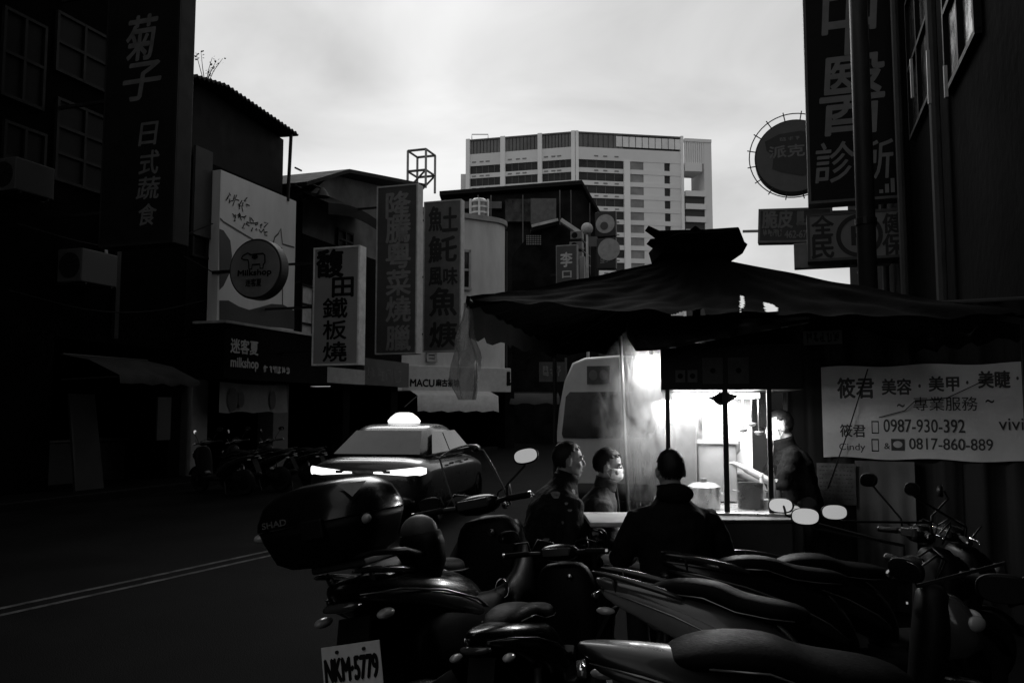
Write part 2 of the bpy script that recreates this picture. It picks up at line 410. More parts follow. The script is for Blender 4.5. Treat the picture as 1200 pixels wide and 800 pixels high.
s, W, H, vc, zb = cross_sign('vertical_sign', 'tall black vertical sign with pale brush characters at the upper left', 'sign', (130, -60, 203, 287), uf(190, 482, v=.8) - 2.4, .42,
    mat('sign_black', 0.005, .6, var=.4, scale=2, spec=.2),
    [('菊', 150, 22, 182, 68), ('子', 146, 77, 188, 114), ('日', 165, 145, 184, 169), ('式', 165, 178, 186, 203), ('蔬', 162, 209, 187, 232), ('食', 163, 240, 183, 263)],
    mat('sign_pale_letters', 0.12, .6, var=.35, scale=3), edge=mat('sign_edge_dark', 0.012, .6, spec=.2), bold=.02, skew=.12)
sign_arms(s, W, H, max(vc - W, .3), n=3)

# ------------------------------------------------------------------ building B with the drinks shop
uB0, uB1 = uA + .03, uf(350)
B = lth('shop_house', 'narrow shop house with a rusty tin roof above the drinks shop billboard', 'building')
zfa, zfb = on_facade(OL, 250, 445)[1], on_facade(OL, 250, 380)[1]
zpt = on_facade(OL, 345, 237)[1]
top = zpt + .1
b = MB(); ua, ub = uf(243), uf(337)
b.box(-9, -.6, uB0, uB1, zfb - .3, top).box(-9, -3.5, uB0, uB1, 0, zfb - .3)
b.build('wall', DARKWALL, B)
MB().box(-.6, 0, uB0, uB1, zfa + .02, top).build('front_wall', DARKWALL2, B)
MB().box(-.5, .02, uf(224), uf(243), 0, zfa).build('pillar', mat('pillar_white', 0.2, .7, var=.2), B, bevel=.02)
MB().box(-.5, .01, uf(320), uf(338), 0, zfa).build('pillar', mat('pillar_grey', 0.1, .7, var=.2), B, bevel=.02)
# tin lean-to on top: ridge at the left, falling to the right along the street
r0 = on_facade(OL, 214, 103, -.2); r1 = on_facade(OL, 241, 103, -.2); r2 = on_facade(OL, 341, 158, .2)
roof = MB(); nn = 40; ringsA = []
prof = [(r0[0] - 1, r0[1]), (r1[0], r1[1]), (r2[0], r2[1])]
def at_prof(u):
    for (a, za), (c, zc) in zip(prof, prof[1:]):
        if a <= u <= c: return za + (zc - za) * (u - a) / (c - a)
    return prof[-1][1]
TINROOF = MB(); rings = []
for k in range(121):
    u = prof[0][0] + (prof[-1][0] - prof[0][0]) * k / 120
    z = at_prof(u) + .035 * math.sin(k * 1.57)
    rings.append([(.45, u, z - .05), (.45, u, z), (-6, u, z + .25), (-6, u, z + .2)])
TINROOF.loft(rings, caps=True).build('tin_roof', TIN, B)
MB().prismx([(uB0, top - .01), (uf(327), top - .01), (uf(327), at_prof(uf(327)) - .12), (r1[0], r1[1] - .12), (uB0, r1[1] - .12)], -5.5, -.05).build('roof_shed', TIN, B)
for px in (331,):
    ua = on_facade(OL, 337, 160, .3)[0]; MB().tube([(.35, ua, top - .3), (.35, ua + .1, r2[1] - .05)], .05).build('post', DKSTEEL, B)
for dz in (.25, .75): MB().beam((.35, uf(327), top + dz), (.35, r2[0] + .35, top + dz), .04).build('rail', DKSTEEL, B)
ua, za = on_facade(OL, 229, 170, .1); zb_ = on_facade(OL, 229, 275, .1)[1]
MB().box(.05, .12, ua, uf(236), zb_, za).build('shutter_strip', mat('shutter_grey', 0.02, .7), B)
window(B, uf(218), uf(250), on_facade(OL, 230, 300)[1], on_facade(OL, 230, 215)[1], 2, 2, x=.0, gm=DARKPANE)
# fascia
f = lth('fascia_sign', 'black fascia board with small white lettering above the drinks shop entrance', 'sign')
uq0, uq1 = uf(224), uf(351)
MB().box(.05, .9, uq0, uq1, zfa, zfb - .06).build('board', BLK, f)
MB().box(.0, .96, uq0 - .05, uq1 + .05, zfb - .06, zfb).build('ledge', mat('ledge_grey', 0.4, .5), f)
def letter_x(items, x, m, parent, O=OL, v=0.0, uo=0.0, zo=0.0, bold=.01, name='lettering'):
    b = MB()
    for s_, x0, y0, x1, y1 in items:
        a0, z1 = on_facade(O, x0, y0, v); a1, _ = on_facade(O, x1, y1, v); z0 = on_facade(O, x0, y1, v)[1]
        vs, fs = text_verts(s_, 0.0); e = bold * (z1 - z0)
        for k, (dx, dz) in enumerate(SHIFT):
            b.add([(x + k * .0006, a0 - uo + (a1 - a0) * q[0] + dx * e, z0 - zo + (z1 - z0) * q[1] + dz * e) for q in vs], fs)
    me = bpy.data.meshes.new(name); me.from_pydata(b.v, [], b.f); me.update()
    o = link(name, me, m, parent); o['kind'] = 'stuff'; return o
letter_x([('迷客夏', 270, 396, 302, 413), ('milkshop', 270, 418, 302, 433), ('?6', 308, 428, 339, 436)], .915, mat('white_letters', 0.5, .5, var=.1), f, v=.9, bold=.03)
# billboard panel
bb = lth('billboard', 'pale billboard with hand drawn lines and a dark wave above the drinks shop', 'billboard')
u0 = on_facade(OL, 256, 300, .35)[0]; u1 = on_facade(OL, 346, 300, .35)[0]
zt = (on_facade(OL, 256, 197, .35)[1] + on_facade(OL, 346, 236, .35)[1]) / 2; zb_ = (on_facade(OL, 256, 379, .35)[1] + on_facade(OL, 346, 389, .35)[1]) / 2
MB().box(.05, .35, u0, u1, zb_, zt).build('panel', mat('billboard_white', 0.62, .6, var=.12, scale=1.5, stretch=(1, 1, .3)), bb, bevel=.01)
def bpix(px, py, x=.356): a = on_facade(OL, px, py, .356); return Vector((x, a[0], a[1]))
wave = [bpix(px, py) for px, py in ((257, 352), (268, 352), (280, 359), (292, 363), (304, 360), (318, 356), (332, 357), (345, 364), (345, 386), (330, 384), (300, 382), (257, 377))]
MB().add(wave, [tuple(range(len(wave)))]).build('printed_wave', mat('print_dark', .03, .6), bb)
blob = [bpix(px, py) for px, py in ((257, 268), (262, 270), (270, 282), (272, 300), (270, 318), (262, 335), (257, 340))]
MB().add(blob, [tuple(range(len(blob)))]).build('printed_blob', mat('print_dark', .03, .6), bb)
def flat_stroke(b, pts, wd):
    rings = []
    for i, p in enumerate(pts):
        d = pts[min(i + 1, len(pts) - 1)] - pts[max(i - 1, 0)]; n_ = Vector((0, -d.z, d.y)).normalized() * wd / 2
        rings.append([p - n_, p + n_])
    b.loft(rings, caps=False, closed=False)
b = MB()
for pts in (((258, 256), (262, 260), (280, 271), (300, 283), (318, 292)), ((318, 292), (322, 278), (326, 274), (329, 268), (331, 286), (345, 290)), ((330, 290), (331, 340), (331, 357))):
    flat_stroke(b, [bpix(*q, x=.358) for q in pts], .045)
b.build('drawn_line', mat('print_dark', .03, .6), bb)
b = MB(); random.seed(3)
for (x, y, n_) in ((268, 232, 5), (275, 254, 8)):
    for k in range(n_):
        for q in range(3):
            cx, cy = x + k * 5.2 + random.uniform(-1, 1), y + k * 2.2 + random.uniform(-6, 6)
            pts = [(cx + random.uniform(-3, 3), cy + random.uniform(-4, 4)) for _ in range(3)]
            flat_stroke(b, [bpix(*p_, x=.36) for p_ in pts], .03)
o = b.build('handwriting', INK, bb); o['kind'] = 'stuff'
# round hanging sign with cow emblem
u = uf(303, 315, v=1.2) - .6
cv, cz = on_cross(OL, 299, 315, u); rr = abs(on_cross(OL, 330, 315, u)[0] - cv)
rs = lth('round_sign', 'round grey sign with a cow outline hung beside the pale billboard', 'sign', cv, u, z=cz)
MB().disc(rr, 0, .32, n=56).build('drum', mat('drum_side', .03, .5), rs, bevel=.02)
MB().disc(rr * .93, -.02, .01, n=56).build('face_panel', mat('round_sign_grey', 0.32, .5, var=.12), rs)
b = MB(); s_ = rr / 33
cow = [(-15, 13), (-9, 15.5), (-5, 13.5), (10, 14), (12.5, 12), (13, 4), (11, 2), (10.5, -2), (7, -2), (6.5, 2.5), (-3, 2.5), (-3.5, -2), (-7, -2), (-7.5, 4), (-8.5, 8), (-14, 8.5), (-17, 10)]
cpts = [Vector((p[0] * s_, -.026, (p[1] + 2) * s_)) for p in cow] + [Vector((cow[0][0] * s_, -.026, (cow[0][1] + 2) * s_))]
def stroke_y(b, pts, wd):
    rings = []
    for i, p in enumerate(pts):
        d = pts[min(i + 1, len(pts) - 1)] - pts[max(i - 1, 0)]; n_ = Vector((-d.z, 0, d.x)).normalized() * wd / 2
        rings.append([p - n_, p + n_])
    b.loft(rings, caps=False, closed=False)
stroke_y(b, cpts, 1.6 * s_)
b.add([Vector((x * s_, -.0262, (z + 2) * s_)) for x, z in ((-3, 13), (3, 13), (4, 10), (0, 8), (-4, 10))], [(0, 1, 2, 3, 4)])
b.build('cow_emblem', INK, rs)
lettering([('Milkshop', -21 * s_, 21 * s_, -9 * s_, -1 * s_, .045), ('迷客夏', -11 * s_, 9 * s_, -19 * s_, -11 * s_, .02)], -.0262, INK, rs)
MB().beam((-rr - .6, .16, 0), (-rr + .05, .16, 0), .08).build('bracket', DKSTEEL, rs)
# banner under fascia
bn = lth('shop_banner', 'pale printed banner hung under the black fascia of the drinks shop', 'banner')
u0, u1 = uf(257, 465, v=.5), uf(336, 465, v=.5); zt, zb_ = on_facade(OL, 296, 449, .5)[1], on_facade(OL, 296, 483, .5)[1]
rings = [[(.5 + .02 * math.sin(k * 1.1), u0 + (u1 - u0) * k / 16, zt - .03 * math.sin(math.pi * k / 16)), (.5 + .04 * math.sin(k * 1.3), u0 + (u1 - u0) * k / 16, zb_ - .02 * math.sin(k))] for k in range(17)]
MB().loft(rings, caps=False, closed=False).build('cloth', mat('banner_grey', 0.2, .8, var=.3, scale=1.4), bn, smooth=True)
for (c, w_, h_) in ((.16, .22, .30), (.28, .13, .2), (.75, .15, .25)):
    cu_ = u0 + (u1 - u0) * c; zc = (zt + zb_) / 2
    MB().add([(.545, cu_ + w_ * math.cos(q * .5236), zc - .05 + h_ * math.sin(q * .5236)) for q in range(12)], [tuple(range(12))]).build('printed_cup', mat('banner_print', .03, .7), bn)
for u in (u0, u1): MB().tube([(.5, u, zt), (.3, u, zfa + .02)], .008).build('cord', DKSTEEL, bn)

# sprig growing from the tin roof
pt = on_facade(OL, 241, 103, -.2); base = OL + V * -.2 + U * pt[0] + Vector((0, 0, pt[1] - .02))
sh = thing('rooftop_sapling', 'thin leafy sapling sprouting from the peak of the tin roof', 'plant', base, -AZ)
st = MB(); lv = MB(); random.seed(5)
for k in range(7):
    a = random.uniform(-.45, .5); L_ = random.uniform(.55, .95)
    tip = Vector((.5 * L_ * a + random.uniform(-.05, .05), L_ * a * .9, L_)); mid = tip * .5 + Vector((0, -.03, .05))
    st.tube([(0, 0, 0), mid, tip], [.012, .009, .005], n=5)
    for q in range(6):
        c = mid.lerp(tip, .35 + .65 * q / 5) + Vector((random.uniform(-.06, .06), random.uniform(-.06, .06), random.uniform(-.03, .05)))
        d = Vector((random.uniform(-1, 1), random.uniform(-1, 1), random.uniform(-.4, .6))).normalized() * .07; e = d.orthogonal().normalized() * .03
        lv.add([c, c + d * .5 + e, c + d, c + d * .5 - e], [(0, 1, 2, 3)])
st.build('stem', mat('bark', .03, .9), sh)
o = lv.build('leaves', mat('leaf', .05, .6), sh); o['kind'] = 'stuff'

# ------------------------------------------------------------------ building C with the gabled roof
uC0, uC1 = uB1 + .03, uf(470)
C = lth('shop_house', 'gabled old shop house behind the white vertical sign', 'building')
g0 = on_facade(OL, 345, 214); g1 = on_facade(OL, 390, 200); g2 = on_facade(OL, 482, 217)
zC = on_facade(OL, 400, 290)[1]; zc1 = on_facade(OL, 470, 452)[1]
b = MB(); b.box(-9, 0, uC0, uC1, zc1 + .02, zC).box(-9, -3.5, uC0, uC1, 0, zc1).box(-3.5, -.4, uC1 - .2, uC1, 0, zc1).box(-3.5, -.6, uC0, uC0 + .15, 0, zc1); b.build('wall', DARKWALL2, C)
ga = [(uC0, zC), (uC1, zC), (uC1, g2[1] - .4), (g1[0], g1[1] - .12), (uC0, g0[1] - .4)]
MB().prismx(ga, -8.9, -.05).build('gable_wall', mat('gable_render', 0.14, .9, var=.4, scale=1, spec=.1), C)
for a_, b_ in (((g0[0] - .3, g0[1] - .1), g1), (g1, g2)):
    MB().add([(.6, a_[0], a_[1]), (.6, b_[0], b_[1]), (-9, b_[0], b_[1]), (-9, a_[0], a_[1]), (.6, a_[0], a_[1] - .12), (.6, b_[0], b_[1] - .12), (-9, b_[0], b_[1] - .12), (-9, a_[0], a_[1] - .12)],
             [(0, 1, 2, 3), (7, 6, 5, 4), (0, 4, 5, 1), (1, 5, 6, 2), (2, 6, 7, 3), (3, 7, 4, 0)]).build('roof_slope', TIN, C)
# sagging lower tin canopy
ua, za = on_facade(OL, 378, 238, .7); ub, zb_ = on_facade(OL, 441, 262, .7)
rings = []
for k in range(13):
    s_ = k / 12; u = ua + (ub - ua) * s_; z = za + (zb_ - za) * s_ + .35 * math.sin(math.pi * s_) * .5
    rings.append([(.9, u, z - .35), (.9, u, z), (0, u, z + .4), (0, u, z + .3)])
MB().loft(rings).build('tin_canopy', TIN, C)
for (x0, x1, y0, y1) in ((395, 412, 268, 290), (352, 364, 333, 424)):
    ua, z1 = on_facade(OL, x0, y0); ub, _ = on_facade(OL, x1, y1); z0 = on_facade(OL, x0, y1)[1]
    window(C, ua, ub, z0, z1, 1 if x0 == 352 else 2, 4 if x0 == 352 else 2, gm=mat('pale_shutter', 0.5, .7, var=.25) if x0 == 352 else DARKPANE)
u0, u1 = uf(352), uf(416)
MB().box(.02, .35, u0, u1, on_facade(OL, 352, 447)[1], on_facade(OL, 352, 428)[1]).build('fascia', mat('fascia_grey', 0.34, .6, var=.2), C)
u0, u1 = u1 + .02, uf(470)
ff = MB().box(.02, .3, u0, u1, on_facade(OL, 440, 452)[1], on_facade(OL, 440, 422)[1]).build('fascia', mat('fascia_dark', 0.02, .6, var=.3, scale=2), C)
letter_x([('?4', 420, 430, 462, 446)], .303, mat('dull_letters', 0.07), C, bold=.02)
for px in (402, 458): MB().box(-.4, 0, uf(px), uf(px + 8), 0, zc1).build('pillar', DARKWALL2, C, bevel=.02)
lmp = on_facade(OL, 378, 226, .8)
fl = lth('flood_lamp', 'small flood lamp on a bent arm under the gabled roof', 'lamp', .8, lmp[0], z=lmp[1])
MB().tube([(-.85, -.2, .1), (-.3, -.2, .25), (0, 0, .12)], .03).build('arm', DKSTEEL, fl)
MB().lathe([(.04, .15), (.12, .05), (.22, -.12), (.2, -.13)], axis='z').build('lamp_shade', DKSTEEL, fl)

s, W, H, vc, zb = cross_sign('vertical_sign', 'pale vertical sign with dark painted characters in front of the gabled house', 'sign', (368, 289, 420, 428), uf(390, 400, v=2.0) - .8, .35,
    mat('sign_offwhite', 0.27, .6, var=.12, scale=1.5),
    [('馥', 372, 294, 402, 324, .04), ('田', 390, 326, 414, 347, .035), ('鐵', 379, 350, 407, 372), ('板', 379, 376, 406, 397), ('燒', 379, 401, 406, 423)], INK,
    edge=mat('sign_edge_white', 0.75, .5), bold=.025)
sign_arms(s, W, H, 1.6, n=3)
s, W, H, vc, zb = cross_sign('vertical_sign', 'tall dark vertical sign with six grey characters', 'sign', (442, 217, 488, 415), uf(465, 400, v=2.0) - .6, .40,
    mat('sign_charcoal', 0.06, .6, var=.2), [(c, 453, y - 14, 481, y + 14) for c, y in zip('隆騰粵菜燒臘', (240, 269, 299, 331, 362, 396))],
    mat('sign_grey_letters', 0.22, .6), edge=mat('sign_edge_lit', 0.45, .5), bold=.025)  # edge paler than the face, light on the street side painted in
sign_arms(s, W, H, 1.4, n=3)
sgx = s
s, W, H, vc, zb = cross_sign('vertical_sign', 'grey vertical sign with large black characters nearest the curved wall', 'sign', (497, 235, 540, 412), uf(465, 400, v=2.0) + 2.6, .30,
    mat('sign_midgrey', 0.13, .6, var=.2), [('魚', 503, 243, 518, 270), ('土', 519, 244, 536, 270), ('魠', 503, 278, 535, 306), ('風', 503, 314, 518, 334), ('味', 520, 314, 536, 333), ('魚', 504, 338, 535, 369), ('焿', 504, 378, 535, 406)],
    mat('sign_ink_dark', 0.016, .7), edge=mat('sign_edge_lit', 0.45, .5), bold=.03)  # same pale edge, street-side light put into its colour
sign_arms(s, W, H, 1.2, n=3)
# roof-top sign frame
u = uf(488, 482) ; 
fr = lth('roof_frame', 'bare square metal sign frame standing on the dark roof', 'frame', -1, u)
v0, zt = on_cross(OL, 478, 177, u); v1, zm = on_cross(OL, 499, 199, u); zb_ = on_cross(OL, 478, 222, u)[1]
b = MB()
for dy in (0, .9):
    for v in (v0 + 1, v1 + 1): b.tube([(v, dy, zb_), (v, dy, zt)], .05, n=6)
    for z in (zt, zm): b.tube([(v0 + 1, dy, z), (v1 + 1, dy, z)], .05, n=6)
    b.tube([(v0 + 1, dy, zb_), (v1 + 1, dy, zm)], .04, n=6)
for v in (v0 + 1, v1 + 1):
    for z in (zt, zm): b.tube([(v, 0, z), (v, .9, z)], .045, n=6)
b.build('tubing', STEEL, fr)

# cables slung along the left facades
for k, (x0, y0, x1, y1, sag) in enumerate(((20, 262, 250, 262, .5), (10, 340, 240, 352, .35), (215, 300, 352, 330, .4))):
    a_, c_ = on_facade(OL, x0, y0, .25), on_facade(OL, x1, y1, .25)
    cb = lth('utility_cable', ('sagging cable on the dark facade between the two air conditioners', 'lower sagging cable on the dark facade above the canvas awning', 'sagging cable running behind the round cow sign')[k], 'cable', .25, a_[0], z=a_[1], group='cables along the left facades')
    MB().tube([(.03 * math.sin(q), (c_[0] - a_[0]) * q / 12, (c_[1] - a_[1]) * q / 12 - sag * math.sin(math.pi * q / 12)) for q in range(13)], .014, n=6).build('strand', RUBBER, cb)

# ------------------------------------------------------------------ building D: pale rounded corner house with the tea shop
dA = R(58); DW = Vector((math.sin(dA), math.cos(dA), 0)); DN = Vector((math.cos(dA), -math.sin(dA), 0))   # along its front / out of its front
OD = P(470, 482, 36); OD.z = 0
def on_d(px, py, out=0.0):
    h = hit(px, py, OD + DN * out, DN); return (h - OD).dot(DW), h.z
def dth(name, label, cat, a=0.0, out=0.0, z=0.0, group=None): return thing(name, label, cat, OD + DW * a + DN * out + Vector((0, 0, z)), R(90) - dA, group)
# local x = along the front (DW), local y = -DN (into the building)
D = dth('corner_house', 'pale old house with a rounded corner above the tea shop', 'building')
wD = on_d(604, 400)[0]; zD = on_d(560, 258)[1]; zF1 = on_d(530, 430)[1]; zF0 = on_d(530, 459)[1]; rc = 1.3
def d_outline(r_out=0.0, w_=None):
    w_ = w_ or wD; pts = [(-.2, -r_out), (w_ - rc, -r_out)]
    for k in range(1, 10):
        a = math.pi / 2 * k / 9; pts.append((w_ - rc + (rc + r_out) * math.sin(a), rc - (rc + r_out) * math.cos(a)))
    return pts + [(w_ + r_out, 8), (-.2, 8)]
def d_slab(z0, z1, r_out=0.0):
    o = d_outline(r_out); return MB().loft([[(p[0], p[1], z0) for p in o], [(p[0], p[1], z1) for p in o]])
d_slab(zF1 - .1, zD).build('wall', PALEWALL, D, smooth=True, angle=30)
d_slab(zD, zD + .22, .12).build('coping', mat('coping_grey', 0.25, .8), D, smooth=True, angle=30)
MB().box(-.2, wD, 2.5, 8, 0, zF1 - .1).build('back_wall', DARKWALL, D)
MB().box(wD - .5, wD, .1, 2.5, 0, zF1 - .1).build('side_wall', DARKWALL2, D)
def dwin(px0, py0, px1, py1, nx, nz):
    a0, z1 = on_d(px0, py0); a1, z0 = on_d(px1, py1); z0 = on_d((px0 + px1) / 2, py1)[1]
    fb = MB(); fb.box(a0, a1, -.08, .02, z1 - .12, z1).box(a0, a1, -.14, .02, z0, z0 + .12).box(a0, a0 + .1, -.08, .02, z0, z1).box(a1 - .1, a1, -.08, .02, z0, z1)
    fb.box(a0, a1, -.06, .02, (z0 + z1) / 2 - .05, (z0 + z1) / 2 + .05)
    w_ = fb.build('window', mat('window_frame_grey', 0.3, .6), D)
    for za, zb in ((z0 + .12, (z0 + z1) / 2 - .05), ((z0 + z1) / 2 + .05, z1 - .12)):
        MB().box(a0 + .1, a1 - .1, -.02, -.01, za, zb).build('pane', GLASSD, w_)
dwin(541, 292, 551, 340, 1, 2); dwin(499, 412, 511, 424, 1, 1)
ap = on_d(596, 300)[0]
MB().tube([(wD + .1, 1.0, zF0), (wD + .1, 1.0, zD - .1)], .07).build('drain_pipe', DKSTEEL, D)
fs = dth('fascia_sign', 'white fascia sign with dark letters on the tea shop under the rounded house', 'sign')
a0, a1 = on_d(472, 445, .5)[0], on_d(599, 445, .5)[0]
MB().box(a0, a1, -.5, 0.0, zF0, zF1).build('board', mat('fascia_white', 0.5, .55, var=.12), fs, bevel=.03)
its = []
for s_, x0, y0, x1, y1 in (('MACU', 481, 444, 509, 453), ('麻古茶坊', 511, 444, 538, 453), ('?1', 594, 436, 599, 455)):
    q0, z1 = on_d(x0, y0, .52); q1, z0 = on_d(x1, y1, .52); its.append((s_, q0, q1, z0, z1, .05))
lettering(its, -.51, INK, fs)
aw = dth('shop_awning', 'pale rounded awning under the white tea shop fascia', 'awning')
a0, a1 = on_d(489, 470, 1.2)[0], on_d(584, 470, 1.2)[0]; z1 = on_d(540, 463, 1.2)[1]; z0 = on_d(540, 482, 1.2)[1]
rings = [[(a0 + (a1 - a0) * k / 14, -.05, z1 + .35), (a0 + (a1 - a0) * k / 14, -.8, z1 + .1), (a0 + (a1 - a0) * k / 14, -1.2, z1 - .02), (a0 + (a1 - a0) * k / 14, -1.25, z0 + .04 * math.sin(k * 2.1))] for k in range(15)]
MB().loft(rings, caps=False, closed=False).build('canvas', mat('awning_pale', 0.5, .8, var=.15), aw, smooth=True)
for a in (a0, a1): MB().beam((a, -.02, z0 + .2), (a, -1.2, z1 - .05), .04).build('arm', DKSTEEL, aw)
# water tank on D's roof
q = on_d(564, 250, -2)
tk = dth('water_tank', 'ribbed pale water tank on the roof of the rounded house', 'tank', q[0], -2.2, zD + .2)
zt = on_d(564, 235, -2)[1] - zD - .2; rw = (on_d(575, 240, -2)[0] - on_d(553, 240, -2)[0]) / 2
MB().lathe([(rw * .8, .1), (rw * .8, zt), (rw * .5, zt + .12)], n=20).build('tank', mat('tank_grey', 0.2, .4, metal=.3), tk, smooth=True, angle=40)
for k in range(5):
    z = .15 + (zt - .2) * k / 4; MB().lathe([(rw * .8, z - .05), (rw * .88, z - .04), (rw * .88, z + .04), (rw * .8, z + .05)], n=20).build('hoop', mat('hoop_white', 0.7, .4), tk)
for k in range(6):
    a = 1.047 * k; MB().beam((rw * .93 * math.cos(a), rw * .93 * math.sin(a), 0), (rw * .93 * math.cos(a), rw * .93 * math.sin(a), zt + .05), .08).build('strut', mat('hoop_white', 0.7, .4), tk)

# ------------------------------------------------------------------ E: dark houses further down the street
def flat_house(name, label, Y, wall_px, roof_px, depth, wm, rm, over=.6, th=.25):
    """house front traced at distance Y, pulled back by depth; roof_px is the line of the eaves and ridge"""
    base = P((wall_px[0][0] + wall_px[-1][0]) / 2, 482, Y); base.z = 0
    h = thing(name, label, 'building', base)
    pts = [P(x, y, Y) - base for x, y in wall_px]
    MB().prism([(p.x, max(p.z, 0)) for p in pts], 0, depth).build('wall', wm, h)
    rp = [P(x, y, Y - over) - base for x, y in roof_px]
    for a, c in zip(rp, rp[1:]):
        MB().prism([(a.x, a.z), (c.x, c.z), (c.x, c.z - th), (a.x, a.z - th)], -over, depth + over).build('roof_slope', rm, h)
    return h, base
E, eb = flat_house('terrace_house', 'dark terrace house with a long tin roof behind the water tank', 50, [(520, 600), (520, 232), (682, 222), (702, 262), (702, 600)], [(515, 224), (682, 211), (714, 266)], 12, mat('terrace_wall', .020, .9, var=.6, scale=.8, bump=.4, spec=.03), TIN)
def ebox(h, base, Y, x0, y0, x1, y1, d0, d1, name, m):
    a, c = P(x0, y0, Y) - base, P(x1, y1, Y) - base
    return MB().box(a.x, c.x, d0, d1, c.z, a.z).build(name, m, h)
ebox(E, eb, 49, 622, 232, 652, 262, -.9, .0, 'upper_room', mat('upper_room_grey', 0.1, .9))
for x in (655, 668, 690): ebox(E, eb, 50, x, 225 if x < 680 else 240, x + 2, 420, -.5, -.3, 'post', mat('post_grey', 0.1))
for (x0, y0, x1, y1) in ((600, 300, 616, 330), (622, 300, 640, 330), (600, 350, 616, 385), (640, 340, 655, 372), (660, 340, 676, 372)):
    w_ = ebox(E, eb, 50, x0, y0, x1, y1, -.08, .02, 'window', DKSTEEL)
    a, c = P(x0, y0, 50) - eb, P(x1, y1, 50) - eb
    MB().box(a.x + .08, (a.x + c.x) / 2 - .04, -.1, -.08, c.z + .08, a.z - .08).build('pane', DARKPANE, w_)
    MB().box((a.x + c.x) / 2 + .04, c.x - .08, -.1, -.08, c.z + .08, a.z - .08).build('pane', DARKPANE, w_)
LOWROOF = mat('worn_roof_edge', 0.45, .7, var=.4, scale=2)
E2, e2b = flat_house('terrace_house', 'low dark house with a small pale edged gable in front of the long tin roof', 45, [(600, 600), (600, 300), (626, 268), (654, 262), (680, 278), (694, 330), (694, 600)], [(622, 267), (654, 259)], 4, mat('low_house_wall', .012, .9, var=.7, scale=1.2, bump=.4, spec=.03), TIN, th=.18)
rp = [P(x, y, 44.3) - e2b for x, y in ((623, 265), (654, 257.5), (657, 258), (681, 274))]
MB().beam(rp[0], rp[1], .12, .14).build('roof_edge', LOWROOF, E2); MB().beam(rp[2], rp[3], .3, .2).build('roof_edge', LOWROOF, E2)
b = MB(); a = P(617, 277, 44.8) - e2b
for i in range(9):
    for j in range(5): b.box(a.x + i * .09, a.x + i * .09 + .05, -.2, -.15, a.z - j * .11, a.z - j * .11 + .06)
o = b.build('lattice_block', mat('lattice_grey', 0.3), E2); o['kind'] = 'stuff'
for (x0, y0, x1, y1) in ((600, 330, 626, 345), (610, 360, 640, 372)):
    ebox(E2, e2b, 45, x0, y0, x1, y1, -.5, .0, 'balcony', DARKWALL2)
BRK = mat('patched_wall', .06, .9, var=.7, scale=1.6, bump=.5, spec=.05)
ebox(E, eb, 50, 592, 236, 626, 262, -.55, .0, 'patched_wall', BRK)
ebox(E, eb, 50, 545, 238, 588, 246, -.4, .0, 'beam', mat('post_grey', .10))
for x in (560, 575, 612): ebox(E, eb, 50, x, 232, x + 1.2, 300, -.7, -.6, 'pipe', mat('post_grey', .10))
for k in range(7): ebox(E, eb, 50, 640 + k * 6, 296, 641 + k * 6, 318, -1.1, -1.05, 'baluster', mat('post_grey', .10))
ebox(E, eb, 50, 638, 294, 684, 296, -1.15, -1.0, 'hand_rail', mat('post_grey', .10)); ebox(E, eb, 50, 638, 318, 686, 322, -1.2, .0, 'balcony_slab', BRK)
# stacked condensers beside the small gable
for i, (x, y, w_, h_) in enumerate(((668, 270, 14, 10), (667, 282, 15, 10), (669, 294, 13, 10))):
    pz = P(x + w_ / 2, y + h_, 43.6); cdn = thing('condenser_unit', 'grey condenser unit beside the small gable, ' + ('topmost', 'middle one', 'lowest')[i] + ' of the stack of three', 'air conditioner', pz, -AZ, 'condensers beside the small gable')
    W_ = w_ * .0218; H_ = h_ * .0436; MB().box(-W_, W_, 0, .5, 0, H_ - .03).build('casing', mat('condenser_grey', .13, .6, var=.3), cdn, bevel=.02)
    MB().disc(H_ * .36, -.01, .01, c=(-W_ * .25, H_ * .46)).build('fan_opening', INK, cdn)
    MB().box(-W_ * .9, W_ * .9, .05, 2.2, -.05, 0.0).build('bracket', DKSTEEL, cdn)
# shops under it
ln = thing('shop_sign', 'dark box sign with scribbled letters beside the white van', 'sign', P(647, 436, 40))
a, c = P(632, 424, 40) - ln.location, P(662, 447, 40) - ln.location
MB().box(a.x, c.x, 0, .25, c.z, a.z).build('case', mat('sign_charcoal', .035), ln); lettering([('?3', a.x + .15, c.x - .15, c.z + .25, a.z - .2, .03)], -.02, mat('dull_letters2', 0.18), ln)
MB().beam((c.x + .06, .1, c.z - .6), (c.x + .06, .1, a.z + .2), .1).build('post', mat('post_pale', .10), ln)
aw2 = thing('shop_awning', 'dark sagging awning left of the white van', 'awning', P(625, 470, 39))
rings = []
for k in range(9):
    x = -1.1 + 2.3 * k / 8; rings.append([(x, 1.2, .4), (x, 0, .15 - .06 * math.sin(k * 1.3)), (x, -.05, -.12 - .05 * math.sin(k * 1.9))])
MB().loft(rings, caps=False, closed=False).build('canvas', mat('canvas_dark', .05, .8), aw2, smooth=True)
MB().tube([(-1.1, 1.2, .4), (1.2, 1.2, .4)], .04).build('roller', DKSTEEL, aw2)

